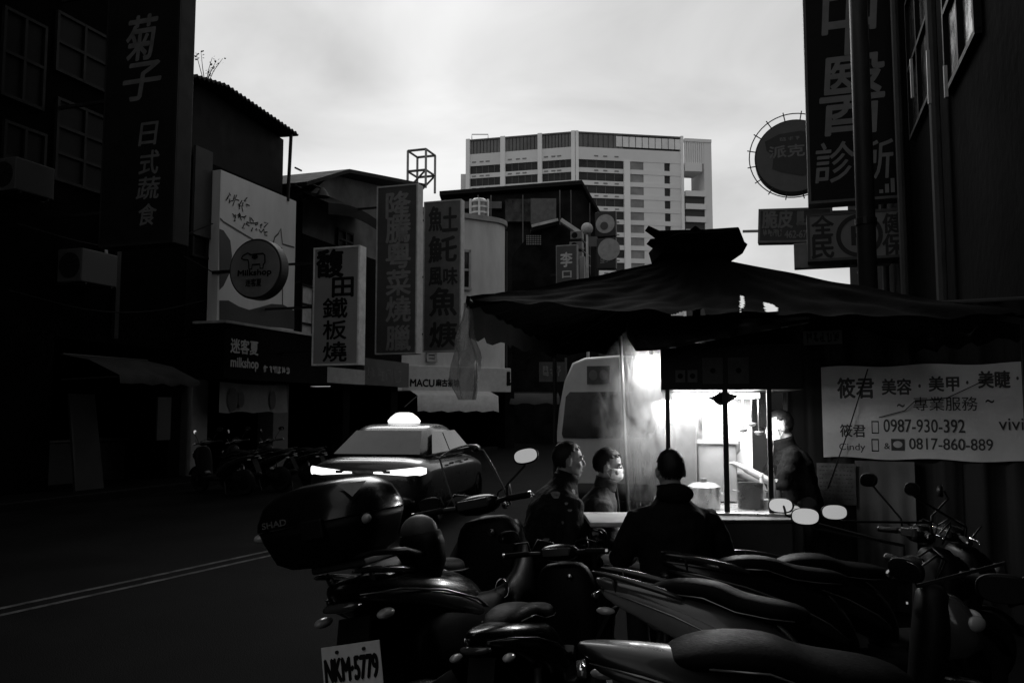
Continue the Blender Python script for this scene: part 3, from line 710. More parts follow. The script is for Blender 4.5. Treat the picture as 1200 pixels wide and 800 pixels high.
# distant street signs near the tower
def far_sign(label, rect, Y, face, chars, ink, th=.3, edge=None):
    x0, y0, x1, y1 = rect; c = P((x0 + x1) / 2, y1, Y); s = thing('hanging_sign', label, 'sign', c, -AZ)
    W = (x1 - x0) / 2 * Y / F; H = (P(x0, y0, Y) - P(x0, y1, Y)).z
    MB().box(-W, W, 0, th, 0, H).build('case', edge or face, s, bevel=.02)
    MB().box(-W + .05, W - .05, -.01, .02, .05, H - .05).build('face_panel', face, s)
    lettering([(ch, (a - (x0 + x1) / 2) * Y / F, (d - (x0 + x1) / 2) * Y / F, (y1 - e) / F * Y, (y1 - b_) / F * Y, .03) for ch, a, b_, d, e in chars], -.016, ink, s)
    return s, W, H
s, W, H = far_sign('narrow dark sign with white brush characters below the small gable', (651, 287, 677, 345), 40, mat('sign_charcoal', .035), [('李', 657, 295, 671, 312), ('口', 659, 317, 670, 325)], mat('sign_white_ink', 0.5), edge=mat('sign_edge_mid', 0.2))
MB().beam((-W - .3, .15, 1.0), (-W, .15, 1.0), .08).build('bracket', DKSTEEL, s)
s, W, H = far_sign('pale thin strip sign beside the narrow dark sign', (679, 300, 685, 345), 41, mat('sign_offwhite', .17), [], INK)
MB().beam((-W - .3, .15, .6), (-W, .15, .6), .08).build('bracket', DKSTEEL, s)
s, W, H = far_sign('square sign frame holding a round pale disc in front of the tower', (697, 248, 722, 277), 42, mat('sign_black2', .02), [], INK)
MB().disc(H * .38, -.04, -.012, c=(0, H * .5)).build('disc', mat('disc_grey', 0.3), s); MB().disc(H * .16, -.06, -.042, c=(-.05, H * .42)).build('emblem', mat('emblem_dark', .05), s)
MB().beam((-W, .2, 0), (-W, .2, -3.5), .12).build('post', DKSTEEL, s)
s, W, H = far_sign('dark sign with half a round pale disc just above the stall roof', (699, 279, 722, 315), 41, mat('sign_black2', .02), [('?2', 702, 301, 716, 308)], mat('dull_letters2', 0.18))
MB().disc(H * .36, -.04, -.012, c=(W * .3, H * .62)).build('disc', mat('disc_grey', 0.3), s); MB().beam((-W, .2, 0), (-W, .2, -2.5), .12).build('post', DKSTEEL, s)
ps = thing('street_post', 'thin pale post standing among the far signs', 'post', ground(688, 530)); pp = P(688, 268, 42)
ps.location = (pp.x, pp.y, 0); MB().tube([(0, 0, 0), (0, 0, pp.z)], [.09, .06]).build('shaft', mat('post_pale2', 0.5, .6), ps)
MB().ell((0, 0, pp.z), .3, .3, .3).build('lamp_globe', mat('globe_grey', 0.4), ps, smooth=True); MB().box(-.02, .5, -.03, .03, pp.z - .9, pp.z - .4).build('plate', GREYP, ps)

# ------------------------------------------------------------------ tower block
TY = 205.0
TW = thing('tower_block', 'pale high rise with bands of dark windows at the end of the street', 'building', Vector((P(675, 400, TY).x, TY, 0)))
TCON = mat('tower_concrete', 0.72, .85, var=.06, scale=.15, spec=.2); TCON2 = mat('tower_pillar', 0.85, .8, var=.05, scale=.15, spec=.2)
TGL = mat('tower_window', .025, .3, var=.6, scale=.25, spec=.2); TDK = mat('tower_recess', 0.03, .7, var=.3, scale=.3)
ztop = P(675, 154, TY).z; pitch = 3.18
aL, aR = R(14), R(9)
DL = Vector((-math.cos(aL), math.sin(aL), 0)); DR = Vector((math.cos(aR), math.sin(aR), 0))
T0 = TW.location
def wing(D_, px): # distance along the wing for pixel column px
    nrm = Vector((-D_.y, D_.x, 0)); h = hit(px, 400, T0, nrm); return (h - T0).dot(D_)
def wbox(D_, s0, s1, out, inn, z0, z1, name, m):
    nrm = Vector((-D_.y, D_.x, 0)); nrm = nrm if nrm.y < 0 else -nrm
    b = MB(); vs = [D_ * s + nrm * o + Vector((0, 0, z)) for z in (z0, z1) for o in (out, -inn) for s in (s0, s1)]
    b.add(vs, [(0, 2, 3, 1), (4, 5, 7, 6), (0, 1, 5, 4), (2, 6, 7, 3), (0, 4, 6, 2), (1, 3, 7, 5)]); return b.build(name, m, TW)
sL = [wing(DL, x) for x in (671, 633, 589, 548)]; sR = [wing(DR, x) for x in (678, 736, 803)]
wbox(DL, 0.2, sL[-1] - .2, -.8, 14, 0, ztop - .6, 'core', TDK); wbox(DR, .2, sR[-1] - .2, -.8, 14, 0, ztop - .6, 'core', TDK)
zg0 = ztop - 3.8; zb0 = ztop - 6.9
for D_, ss in ((DL, [0] + sL[1:]), (DR, [0] + sR[1:])):
    e = ss[-1]
    wbox(D_, 0.1, e, .0, 2, zb0, zg0, 'spandrel', TCON)
    wbox(D_, 0.1, e, .15, 2, ztop - .35, ztop, 'cornice', mat('tower_cornice', .12, .6))
    z = zb0; k = 0
    while z > 12:
        wbox(D_, 0.1, e, .0, 2, z - pitch, z - pitch * .64, 'spandrel', TCON); z -= pitch; k += 1
nz = int((zb0 - 12) / pitch)
for D_, pxs in ((DL, (671, 636)), (DL, (631, 592)), (DL, (586, 550)), (DR, (679, 733))):
    a, c = wing(D_, pxs[0]), wing(D_, pxs[1])
    for k in range(min(nz, 11)):
        z1 = zb0 - k * pitch; w_ = wbox(D_, a, c, -.35, .8, z1 - pitch * .64, z1, 'window', TGL)
        for q in range(1, 5):
            s_ = a + (c - a) * q / 5; nrm = Vector((-D_.y, D_.x, 0)); nrm = nrm if nrm.y < 0 else -nrm
            p0 = D_ * s_ + nrm * -.3; MB().beam(p0 + Vector((0, 0, z1 - pitch * .64)), p0 + Vector((0, 0, z1)), .12).build('mullion', mat('tower_mullion', .12), w_)
    for q in range(9):      # top floor glazing
        s0, s1 = a + (c - a) * q / 9, a + (c - a) * (q + 1) / 9
        wbox(D_, s0 + .08, s1 - .08, -.15, .4, zg0 + .1, ztop - .4, 'glazing', mat('tower_top_glass', .10, .35, var=.5, scale=.1))
    for k in range(min(nz, 11)):   # small air vents
        for q in (.35, .55, .8):
            z1 = zb0 - k * pitch + (0.6 if k == 0 else .15); s0 = a + (c - a) * q; wbox(D_, s0, s0 + 1.0, .12, 0, z1 - pitch * .0 + .25, z1 + .55, 'vent', mat('tower_vent', .2))
a, c = wing(DR, 740), wing(DR, 802)
for q in range(10):
    s0, s1 = wing(DR, 724) + (c - wing(DR, 724)) * q / 10, wing(DR, 724) + (c - wing(DR, 724)) * (q + 1) / 10
    wbox(DR, s0 + .1, s1 - .1, .05, .3, zg0 + .5, ztop - .7, 'glazing', mat('tower_bright_glass', .8, .4, var=.2, scale=.2))
for k in range(min(nz, 12)):
    z1 = zb0 - k * pitch; z0 = z1 - pitch * .64
    L_ = c - a
    wbox(DR, a, a + L_ * .27, -.3, .8, z0, z1, 'window', mat('tower_window_mid', 0.2, .4, var=.4, scale=.3))
    wbox(DR, a + L_ * .27, a + L_ * .67, -.1, .8, z0, z1, 'wall_panel', TCON)
    wbox(DR, a + L_ * .67, a + L_ * .78, -.5, .8, z0 - .4, z1, 'window', TGL)
    wbox(DR, a + L_ * .78, c, -.1, .8, z0, z1, 'wall_panel', TCON)
for D_, px0, px1 in ((DL, 675.5, 671), (DL, 636, 631), (DL, 592, 586.5), (DL, 550, 545.5), (DR, 675.5, 679), (DR, 733, 740), (DR, 801, 804)):
    a_, c_ = sorted((wing(D_, px0), wing(D_, px1))); wbox(D_, a_, c_, .5, 1.5, 0, ztop + .1 if px0 != 733 else zb0 - .05, 'pillar', TCON2)
# the open screen wing at the right end
a_, c_ = wing(DR, 806), wing(DR, 838); zt2 = P(838, 163, TY + 4).z
wbox(DR, wing(DR, 829), c_, .0, 9, 0, zt2, 'end_wall', mat('tower_end_wall', 0.7, .85, var=.05, scale=.1))
wbox(DR, a_, wing(DR, 829), -.3, 9, 0, P(820, 222, TY).z, 'end_core', TDK)
for k in range(5):
    z1 = P(820, 218 + k * 15.4, TY).z; wbox(DR, a_, wing(DR, 830), .3, 3, z1 - 1.4, z1, 'balcony', TCON)
for k in range(9):
    s_ = a_ + (wing(DR, 829) - a_) * (k + .5) / 9; wbox(DR, s_ - .22, s_ + .22, .0, .6, P(820, 185, TY).z, zt2 - .4, 'slat', TCON)
wbox(DR, a_, c_, .2, 1, zt2 - .5, zt2 + .3, 'beam', TCON); wbox(DR, a_, wing(DR, 826), .2, 6, P(820, 190, TY).z - 1, P(820, 185, TY).z, 'beam', TCON)
for px0, px1 in ((553, 572), (678, 700)):
    q0, q1 = P(px0, 160, TY + 6) - T0, P(px1, 156, TY + 6) - T0; z = ztop + 1.2
    MB().tube([(q0.x, q0.y, ztop), (q0.x, q0.y, z), (q1.x, q1.y, z), (q1.x, q1.y, ztop)], .12, n=5).build('roof_rail', STEEL, TW)
# lower wing seen at the far left of the tower
q0, q1 = P(540, 204, TY + 10) - T0, P(549, 204, TY + 10) - T0
MB().box(q0.x, q1.x, 10, 22, 0, q0.z).build('side_wing', TCON, TW)

# ------------------------------------------------------------------ right-hand buildings and their signs
def rth(name, label, cat, v=0.0, u=0.0, z=0.0, group=None): return lth(name, label, cat, v, u, OR, z, group)
RB = rth('shop_house', 'black multi storey shop house filling the right edge of the street', 'building')
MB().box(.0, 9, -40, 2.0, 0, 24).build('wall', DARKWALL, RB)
for (u0, u1, z0, z1) in ((-.9, .6, 6.0, 8.2), (-.9, .6, 9.2, 11.2), (-3.9, -2.0, 5.6, 7.6), (-3.9, -2.0, 8.6, 10.6), (-6.6, -5.0, 5.2, 7)):
    window(RB, u0, u1, z0, z1, 2, 2, x=0, sign=-1, gm=mat('shop_pane', 0.03, .15, spec=.6))
for u in (-1.3, 1.4, -4.6): MB().tube([(-.12, u, .12), (-.12, u, 24)], .06, n=8).build('drain_pipe', mat('pipe_grey', .06), RB)
# slender pale upright fins on the right wall
for (px0, py0, px1, py1) in ((1104, 78, 1110, 118), (1084, 60, 1087, 128), (1065, 70, 1068, 120)):
    u_, z1 = on_facade(OR, px0, py0, -.35); _, z0 = on_facade(OR, px0, py1, -.35)
    MB().box(-.34, -.31, u_ - .02, u_ + .02, z0, z1).build('fin', mat('fin_grey', .5, .5), RB)
RB2 = rth('shop_house', 'dark shop house standing behind the signs on the right', 'building')
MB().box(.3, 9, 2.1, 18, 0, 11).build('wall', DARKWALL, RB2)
for k in range(3): window(RB2, 3.0 + k * 4, 5.4 + k * 4, 6, 8, 2, 2, x=.3, sign=-1, gm=DARKPANE)

SB = mat('sign_black', .012)
s, W, H, vc, zb = cross_sign('vertical_sign', 'huge black clinic sign with pale brush characters at the upper right', 'sign', (938, -90, 1056, 236), 0.0, .4, mat('clinic_black', 0.005, .5, var=.3, spec=.15),
    [('中', 963, -22, 1028, 60), ('醫', 960, 70, 1038, 153), ('診', 955, 169, 1002, 212), ('所', 1010, 166, 1047, 208)], mat('clinic_letters', 0.22, .6, var=.25, scale=2), O=OR, edge=mat('clinic_edge', 0.12, .5, spec=.3), bold=.010, skew=.10)
for sx in (-1, 1):
    b = MB()
    for k in range(3):
        b.box(sx * (W - .12 - k * .09) - .03, sx * (W - .12 - k * .09) + .03, -.012, -.008, .1, .16 + (2 - k) * .09)
b.build('corner_ornament', mat('clinic_letters', 0.22), s)
sign_arms(s, W, H, .8, side=1, n=5, r=.04)
for (dx) in (W + .15, W + .45): MB().tube([(dx, .1, -1.2), (dx, .1, H)], .03, n=6).build('conduit', mat('pipe_grey2', .05, .5), s)
s, W, H, vc, zb = cross_sign('box_sign', 'pale square health insurance sign with a ring emblem under the clinic sign', 'sign', (945, 247, 1067, 304), 0.05, .35, mat('nhi_grey', 0.2, .6, var=.12),
    [('全', 951, 254, 977, 276), ('民', 951, 278, 977, 302), ('健', 1034, 251, 1060, 272), ('保', 1034, 275, 1060, 298)], mat('nhi_ink', .022, .7), O=OR, edge=mat('nhi_edge', .07), bold=.03)
c0, z0 = on_cross(OR, 1007, 276, .05); rr = on_cross(OR, 1032, 276, .05)[0] - c0
b = MB(); cx, cz = c0 - vc, z0 - zb
pts_o = [Vector((cx + rr * math.cos(k * .1309), -.012, cz + rr * math.sin(k * .1309))) for k in range(49)]; stroke_y(b, pts_o, rr * .22)
for sx in (-.28, .28): b.box(cx + sx * rr - rr * .11, cx + sx * rr + rr * .11, -.013, -.011, cz - rr * .5, cz + rr * .5)
b.box(cx - rr * .17, cx + rr * .17, -.013, -.011, cz - rr * .1, cz + rr * .12)
b.build('ring_emblem', mat('nhi_ink', .022), s)
sign_arms(s, W, H, .5, side=1, n=2)
s, W, H, vc, zb = cross_sign('box_sign', 'small pale sign board tucked below the health insurance sign', 'sign', (930, 282, 1045, 312), .5, .2, mat('low_sign_grey', 0.2, .6), [('?4', 985, 306, 1030, 311)], INK, O=OR, frame=False)
sign_arms(s, W, H, 1, side=1, n=1)
s, W, H, vc, zb = cross_sign('box_sign', 'dark slanted food sign sticking out below the round sign', 'sign', (887, 244, 975, 284), 3.2, .3, mat('food_sign_dark', 0.05, .6, var=.3), [('脆皮', 892, 248, 928, 267), ('?1', 931, 248, 945, 267), ('?4', 893, 271, 916, 278), ('462-67', 919, 271, 945, 278)], mat('food_letters', 0.2), O=OR, edge=mat('sign_edge_mid', 0.2), bold=.03)
MB().beam((-W - .32, .1, H * .38), (-W, .1, H * .38), .05).build('spike', STEEL, s)
sign_arms(s, W, H, 2.2, side=1, n=2)
s.rotation_euler.y = R(2.5)
# the round one with its bulb ring
u = 3.0; cv, cz = on_cross(OR, 930, 183, u); rr = cv - on_cross(OR, 884, 183, u)[0]
rs = rth('round_sign', 'round grey food sign with a wire ring around it beside the clinic sign', 'sign', cv, u, cz)
MB().disc(rr, 0, .3, n=60).build('drum', mat('round_drum', .05, .6), rs, bevel=.02)
MB().disc(rr * .96, -.012, .01, n=60).build('face_panel', mat('round_food_grey', 0.16, .6, var=.15), rs)
em = [(-.72, .45), (-.35, .62), (.2, .66), (.8, .5), (.8, -.45), (.2, -.55), (-.3, -.42), (-.55, -.3), (-.5, .05), (-.68, .2)]
MB().prism([(x * rr, z * rr) for x, z in em], -.022, -.0125).build('emblem', mat('round_food_dark', 0.05), rs)
lettering([('派克', -.62 * rr, .28 * rr, -.02 * rr, .30 * rr, .03), ('?3', -.35 * rr, .2 * rr, .42 * rr, .52 * rr, .02)], -.026, mat('round_food_letters', 0.25), rs)
b = MB()
b.tube([(1.13 * rr * math.cos(k * .1309), -.05, 1.13 * rr * math.sin(k * .1309)) for k in range(49)], .012, n=5)
b.build('wire_ring', DKSTEEL, rs)
for k in range(16):
    a = k * .3927 + .2; MB().tube([(rr * .97 * math.cos(a), -.01, rr * .97 * math.sin(a)), (1.2 * rr * math.cos(a), -.06, 1.2 * rr * math.sin(a))], .012, n=5).build('spoke', DKSTEEL, rs)
MB().beam((rr * .8, .15, 0), (rr + 1.6, .15, 0), .1).build('bracket', DKSTEEL, rs)
# street pole
pp = P(1017, 330, 9.0); gp = Vector((pp.x, 9.0, .12)); tp = P(1004, 0, 9.35)
pole = thing('street_pole', 'thick round street pole rising in front of the clinic sign', 'pole', gp)
MB().tube([(0, 0, 0), (0, 0, 9)], [.10, .092], n=20).build('shaft', mat('pole_grey', 0.03, .55, var=.3, scale=3, spec=.3), pole, smooth=True)
MB().lathe([(.15, 0), (.15, .04), (.105, .12)], n=20).build('base', DKSTEEL, pole)
for z in (3.55, 6.1): MB().lathe([(.1, z - .04), (.112, z - .035), (.112, z + .035), (.1, z + .04)], n=20).build('band', DKSTEEL, pole)

# low buildings that close the end of the street under the stall roof
FB = thing('far_building', 'low dark building closing the end of the street behind the stall', 'building', P(850, 482, 95)); FB.location.z = 0
MB().box(-22, 45, 0, 14, 0, 8.6).build('wall', mat('far_wall', 0.03, .9, var=.4, scale=.2), FB)
MB().box(-22.3, 45.3, -.3, 14.3, 8.6, 9.0).build('parapet', DARKWALL2, FB)
for i in range(10):
    for j in range(2):
        w_ = MB().box(-20 + i * 6.2, -17.4 + i * 6.2, -.08, .1, 1.8 + j * 4, 3.9 + j * 4).build('window', GLASSD, FB)
        MB().box(-20.1 + i * 6.2, -17.3 + i * 6.2, -.3, 0, 1.55 + j * 4, 1.75 + j * 4).build('sill', DARKWALL2, w_)

# ------------------------------------------------------------------ vehicles
PAINT = mat('black_gloss_paint', .004, .22, var=.2, spec=.3, coat=.2)
PAINT2 = mat('charcoal_paint', 0.012, .3, var=.2, spec=.4, coat=.25)
PLASTIC = mat('black_plastic', .004, .5, var=.2, spec=.12)
SEATM = mat('seat_vinyl', .0022, .55, var=.4, scale=14, bump=.1, spec=.07)
CHROME = mat('chrome', .6, .12, metal=1.0, var=.1)
MIRROR = mat('mirror_glass', .85, .03, metal=1.0, var=.02)
LENS = mat('clear_lens', .35, .08, var=.1, spec=.8)
LENSD = mat('dark_lens', .05, .08, var=.1, spec=.8)
PLATE = mat('plate_white', .62, .5, var=.12, scale=12)

RAIL = mat('rail_gloss', .03, .22, var=.2, spec=.5, coat=.3)
GUN = mat('gunmetal_paint', .055, .22, var=.2, spec=.5, coat=.5)
GLINT_TRIM = mat('satin_glint_trim', .22, .22, metal=.6, var=.3, scale=5)  # satin trim, also used for the painted glints
CABLE = mat('cable_black', .006, .4)
def wheel(name, parent, y, r, wd, x=0.0):
    prof = [(r * .62, -wd * .42), (r * .8, -wd * .5), (r * .95, -wd * .4), (r, -wd * .15), (r, wd * .15), (r * .95, wd * .4), (r * .8, wd * .5), (r * .62, wd * .42), (r * .62, -wd * .42)]
    t = bpy.data.objects.new(name, None); COL.objects.link(t); t.parent = parent; t.location = (x, y, r)
    MB().lathe(prof, n=32, axis='x').build('tyre', RUBBER, t, smooth=True)
    b = MB(); b.lathe([(r * .60, -wd * .35), (r * .64, -wd * .38), (r * .64, wd * .38), (r * .60, wd * .35), (r * .6, -wd * .35)], n=32, axis='x')
    b.lathe([(.001, -wd * .4), (r * .16, -wd * .4), (r * .16, wd * .4), (.001, wd * .4)], n=16, axis='x')
    for k in range(5):
        a = k * 1.2566; b.beam((0, r * .1 * math.cos(a), r * .1 * math.sin(a)), (0, r * .62 * math.cos(a), r * .62 * math.sin(a)), wd * .3, .03)
    b.build('rim', mat('rim_grey', 0.02, .35, metal=.6), t)
    return t

def scooter(label, loc, rz, lean=0.0, paint=None, k=1.0, maxi=False, mirrors=((-.32, .42, 1.26, 25, 8), (.32, .42, 1.26, -25, 8)), group='parked scooters', stripe=None, handles='wing', seatw=1.0, flank=1.0, name='parked_scooter', mside=1.0):
    paint = paint or PAINT
    S = thing(name, label, 'scooter', loc, rz, group); S.rotation_euler = (0, lean, rz); S.scale = (k, k, k)
    X, Z, Yv = Vector((1, 0, 0)), Vector((0, 0, 1)), Vector((0, 1, 0))
    wheel('rear_wheel', S, -.62, .255, .13); wheel('front_wheel', S, .68, .25, .11)
    st = [(-1.0, .85, .02, .012), (-.94, .83, .065, .035), (-.8, .79, .115, .07), (-.62, .74, .155, .10), (-.42, .66, .175, .14), (-.2, .58, .175, .18), (-.04, .5, .155, .19), (.06, .42, .12, .14), (.1, .36, .09, .08)]
    bw_ = 1.35 if maxi else 1.0
    body = MB().loft([ring_sq((0, y, z), a * bw_, h * (1.15 if maxi else 1), 2.5, 24) for y, z, a, h in st]).build('body', paint, S, smooth=True, subsurf=1)
    # side crease panels, each a proud moulding along the flank
    for sx in (-1, 1):
        pts = [(-.96, .80, .055), (-.8, .765, .125), (-.55, .695, .168), (-.3, .60, .188), (-.1, .50, .178), (.02, .42, .15)]
        rings = []
        for i, (y, z, a) in enumerate(pts):
            h = (.012, .03, .042, .05, .045, .02)[i] * flank
            rings.append(ring_sq((sx * (a * bw_ - .012), y, z), .02, h, 2.2, 12))
        sp_ = MB().loft(rings).build('side_panel', stripe or PAINT2, body, smooth=True, subsurf=1)
        MB().tube([(sx * (a * bw_ + .004), y, z + (.012, .03, .042, .05, .045, .02)[i] * .8) for i, (y, z, a) in enumerate(pts)], [.002, .005, .006, .006, .005, .002], n=6).build('glint_strip', GLINT_TRIM, S, smooth=True)  # added strips stand in for thin highlights along the flank
    st = [(-.74, .80, .04, .015), (-.69, .822, .08, .035), (-.58, .842, .108, .05), (-.42, .838, .120, .055), (-.33, .82, .124, .055), (-.27, .785, .128, .055), (-.12, .768, .125, .055), (.0, .76, .10, .05), (.07, .745, .05, .03)]
    MB().loft([ring_sq((0, y, z), a * seatw, h, 2.6, 20) for y, z, a, h in st]).build('seat', SEATM, S, smooth=True, subsurf=1)
    MB().loft([ring_sq((0, y, .31), a, .045, 5, 16) for y, a in ((-.02, .12), (.05, .17), (.3, .18), (.46, .16))]).build('floorboard', PLASTIC, S, smooth=True)
    ls = [(.44, .26, .12, .05), (.50, .36, .17, .055), (.545, .55, .2, .075), (.57, .72, .215, .085), (.585, .86, .19, .08), (.58, .95, .13, .06)]
    MB().loft([ring_sq((0, y, z), a, h, 2.6, 24, X, Yv) for y, z, a, h in ls]).build('leg_shield', PLASTIC, S, smooth=True, subsurf=1)
    ns = [(.60, .62, .05, .06), (.70, .68, .13, .10), (.67, .80, .17, .10), (.62, .92, .13, .06)]
    MB().loft([ring_sq((0, y, z), a, h, 2.3, 20, X, Yv) for y, z, a, h in ns]).build('nose_fairing', paint, S, smooth=True, subsurf=1)
    for sx in (-1, 1):
        MB().ell((sx * .09, .745, .80), .06, .03, .035, rot=Euler((0, 0, sx * -.6)).to_matrix()).build('headlight', LENS, S, smooth=True)
    # front fender
    rings = []
    for q in range(11):
        a = R(20 + 14 * q); rings.append(ring_sq((0, .68 + .285 * math.cos(a), .25 + .285 * math.sin(a)), .075, .016, 2.4, 12, X, Vector((0, math.cos(a), math.sin(a)))))
    MB().loft(rings).build('front_fender', paint, S, smooth=True)
    for sx in (-1, 1): MB().tube([(sx * .085, .68, .25), (sx * .07, .56, .66)], .018).build('fork', DKSTEEL, S)
    hb = MB().loft([ring_sq((0, .55, 1.0), .05, .05, 2.3, 16), ring_sq((0, .535, 1.01), .13, .06, 2.3, 16), ring_sq((0, .49, 1.015), .15, .055, 2.3, 16), ring_sq((0, .44, 1.01), .09, .035, 2.3, 16)]).build('handlebar_cover', paint, S, smooth=True, subsurf=1)
    MB().tube([(-.2, .46, 1.02), (-.08, .5, 1.01), (.08, .5, 1.01), (.2, .46, 1.02)], .014).build('handlebar', DKSTEEL, S)
    for sx in (-1, 1):
        MB().tube([(sx * .2, .46, 1.02), (sx * .34, .41, 1.02)], .018, n=12, round_ends=True).build('grip', RUBBER, S, smooth=True)
        MB().tube([(sx * .19, .51, 1.02), (sx * .26, .52, 1.015), (sx * .34, .475, 1.01)], .007, n=6, round_ends=True).build('brake_lever', CHROME, S, smooth=True)
    for (mx, my, mz, yaw, tilt) in mirrors:
        sx = 1 if mx > 0 else -1
        m_ = MB().tube([(sx * .19, .48, 1.03), (sx * .2, .48, 1.09), (mx * .92, my + .03, mz - .05), (mx, my + .015, mz)], .007, n=6).build('mirror', DKSTEEL, S, smooth=True)
        Rm = Euler((R(-tilt), 0, R(yaw))).to_matrix()
        c = Vector((mx, my, mz))
        def oval(f, d): return [c + Rm @ Vector((.067 * f * math.copysign(abs(math.cos(t)) ** .8, math.cos(t)), d, .041 * f * math.copysign(abs(math.sin(t)) ** .8, math.sin(t)))) for t in [2 * math.pi * j / 28 for j in range(28)]]
        MB().loft([oval(1.0, -.004), oval(1.05, .004), oval(.9, .022), oval(.5, .034), oval(.1, .037)]).build('shell', PLASTIC, m_, smooth=True)
        MB().loft([oval(.93, -.0045), oval(.92, -.0065)]).build('glass', MIRROR, m_)
    for sx in (-1, 1):   # brake cable loops, bar ends, seat piping, foot peg
        MB().tube([(sx * .2, .51, 1.02), (sx * .17, .60, 1.09), (sx * .08, .64, 1.06), (sx * .05, .60, .96)], .005, n=6).build('cable', CABLE, S, smooth=True)
        MB().lathe([(.001, .0), (.018, .002), (.018, .018), (.001, .02)], n=12, axis='x', c=(sx * .345 - .01, .408, 1.02)).build('bar_end', CHROME, S)
        MB().tube([(sx * .113 * seatw, -.6, .825), (sx * .124 * seatw, -.42, .818), (sx * .131 * seatw, -.27, .768), (sx * .13 * seatw, -.12, .75), (sx * .105 * seatw, 0, .742)], .004, n=5).build('seat_piping', GLINT_TRIM, S, smooth=True)
        MB().box(sx * .2 - .05, sx * .2 + .05, -.16, -.12, .33, .35).build('foot_peg', DKSTEEL, S, bevel=.004)
    MB().box(-.09, .09, .425, .45, 1.0, 1.05).build('dash_panel', LENSD, S, bevel=.006)
    MB().tube([(.10, -.5, .22), (.12, -.45, .55)], .022, n=10).build('shock_absorber', STEEL, S, smooth=True)
    MB().lathe([(.001, 0), (.02, .002), (.02, .01), (.001, .012)], n=12, axis='y', c=(.06, .47, .86)).build('key_lock', CHROME, S)
    MB().tube([(.15, -.25, .30), (.16, -.4, .32), (.165, -.86, .40)], [.03, .052, .05], n=16, round_ends=True).build('exhaust', DKSTEEL, S, smooth=True)
    MB().box(.215, .222, -.8, -.45, .31, .42).build('heat_shield', STEEL, S)
    MB().loft([ring_sq((0, -.97, .775), .085, .02, 2.6, 16), ring_sq((0, -1.0, .775), .07, .014, 2.6, 16)]).build('tail_light', LENSD, S, smooth=True)
    for sx in (-1, 1) if handles == 'wing' else ():   # winged grab handles, open at the back
        rings = [ring_sq((sx * a, y, z), w_, h_, 2.4, 12) for y, z, a, w_, h_ in ((-.50, .80, .13, .010, .012), (-.62, .84, .135, .016, .018), (-.80, .875, .125, .020, .016), (-.93, .895, .10, .022, .012), (-1.0, .90, .08, .012, .006))]
        MB().loft(rings).build('grab_handle', RAIL, S, smooth=True, subsurf=1)
        MB().loft([ring_sq((sx * .075, -.86, .815), .02, .04, 2.2, 10), ring_sq((sx * .10, -.88, .88), .012, .022, 2.2, 10)]).build('handle_stay', RAIL, S, smooth=True)
    for sx in (-1, 1): MB().ell((sx * .14, -.9, .72), .03, .05, .02).build('turn_signal', LENS, S, smooth=True)
    MB().add([(-.07, -.9, .72), (.07, -.9, .72), (.07, -1.02, .48), (-.07, -1.02, .48), (-.07, -.88, .72), (.07, -.88, .72), (.07, -1.0, .48), (-.07, -1.0, .48)],
             [(0, 1, 2, 3), (7, 6, 5, 4), (0, 4, 5, 1), (1, 5, 6, 2), (2, 6, 7, 3), (3, 7, 4, 0)]).build('rear_mudguard', PLASTIC, S)
    MB().tube([(-.1, -.15, .25), (-.16, -.25, .02)], .014).build('side_stand', DKSTEEL, S)
    MB().loft([ring_sq((0, -.35, .33), .09, .1, 3, 12), ring_sq((0, -.62, .3), .1, .09, 3, 12)]).build('engine_case', DKSTEEL, S)
    return S

# maxi scooter with top case, seen from behind
MX_AZ = R(20); mk = 1.10
plate_w = P(408, 775, 3.55)
fwd = Vector((math.sin(MX_AZ), math.cos(MX_AZ), 0))
LEAN = R(-12)
mloc = plate_w + fwd * 1.04 * mk; mloc.z = 0
mloc += Vector((math.cos(MX_AZ), -math.sin(MX_AZ), 0)) * .10
MX = scooter('big black touring scooter with top case and white plate in the left foreground', mloc, -MX_AZ, LEAN, k=mk, maxi=True, name='touring_scooter', mirrors=((-.34, .62, 1.06, 12, -20), (.33, .5, 1.22, 14, 16)))
# broad lower fairings of the touring scooter
for sx in (-1, 1):
    rings = [ring_sq((sx * a, y, z), .06, h, 2.6, 16) for y, z, a, h in ((-.75, .50, .14, .10), (-.55, .48, .18, .20), (-.2, .42, .21, .24), (.15, .38, .21, .22), (.45, .45, .21, .28), (.62, .60, .17, .30), (.72, .72, .1, .2))]
    MB().loft(rings).build('lower_fairing', mat('fairing_black', .0015, .5, spec=.05), MX, smooth=True, subsurf=1)
# windscreen
WS = mat('smoked_screen', .02, .06, var=.05, spec=.6, alpha=.25)
rings = []
for q in range(9):
    s_ = q / 8; z = .98 + .36 * s_; y = .66 - .20 * s_; w_ = .165 - .04 * s_ ** 2
    rings.append([(w_ * math.sin(a), y - .10 * (1 - math.cos(a)), z - (.04 * (a / 1.3) ** 2 if q == 8 else 0)) for a in [-1.3 + 2.6 * j / 14 for j in range(15)]])
o = MB().loft(rings, caps=False, closed=False).build('windscreen', WS, MX, smooth=True)
edge = [r[0] for r in rings] + rings[-1] + [r[-1] for r in reversed(rings)]
MB().tube(edge, .006, n=6).build('screen_edge', mat('screen_rim', .25, .15, spec=.8), o, smooth=True)
for sx in (-1, 1): MB().ell((sx * .12, .60, .98), .02, .008, .02).build('screen_bolt', CHROME, o, smooth=True)
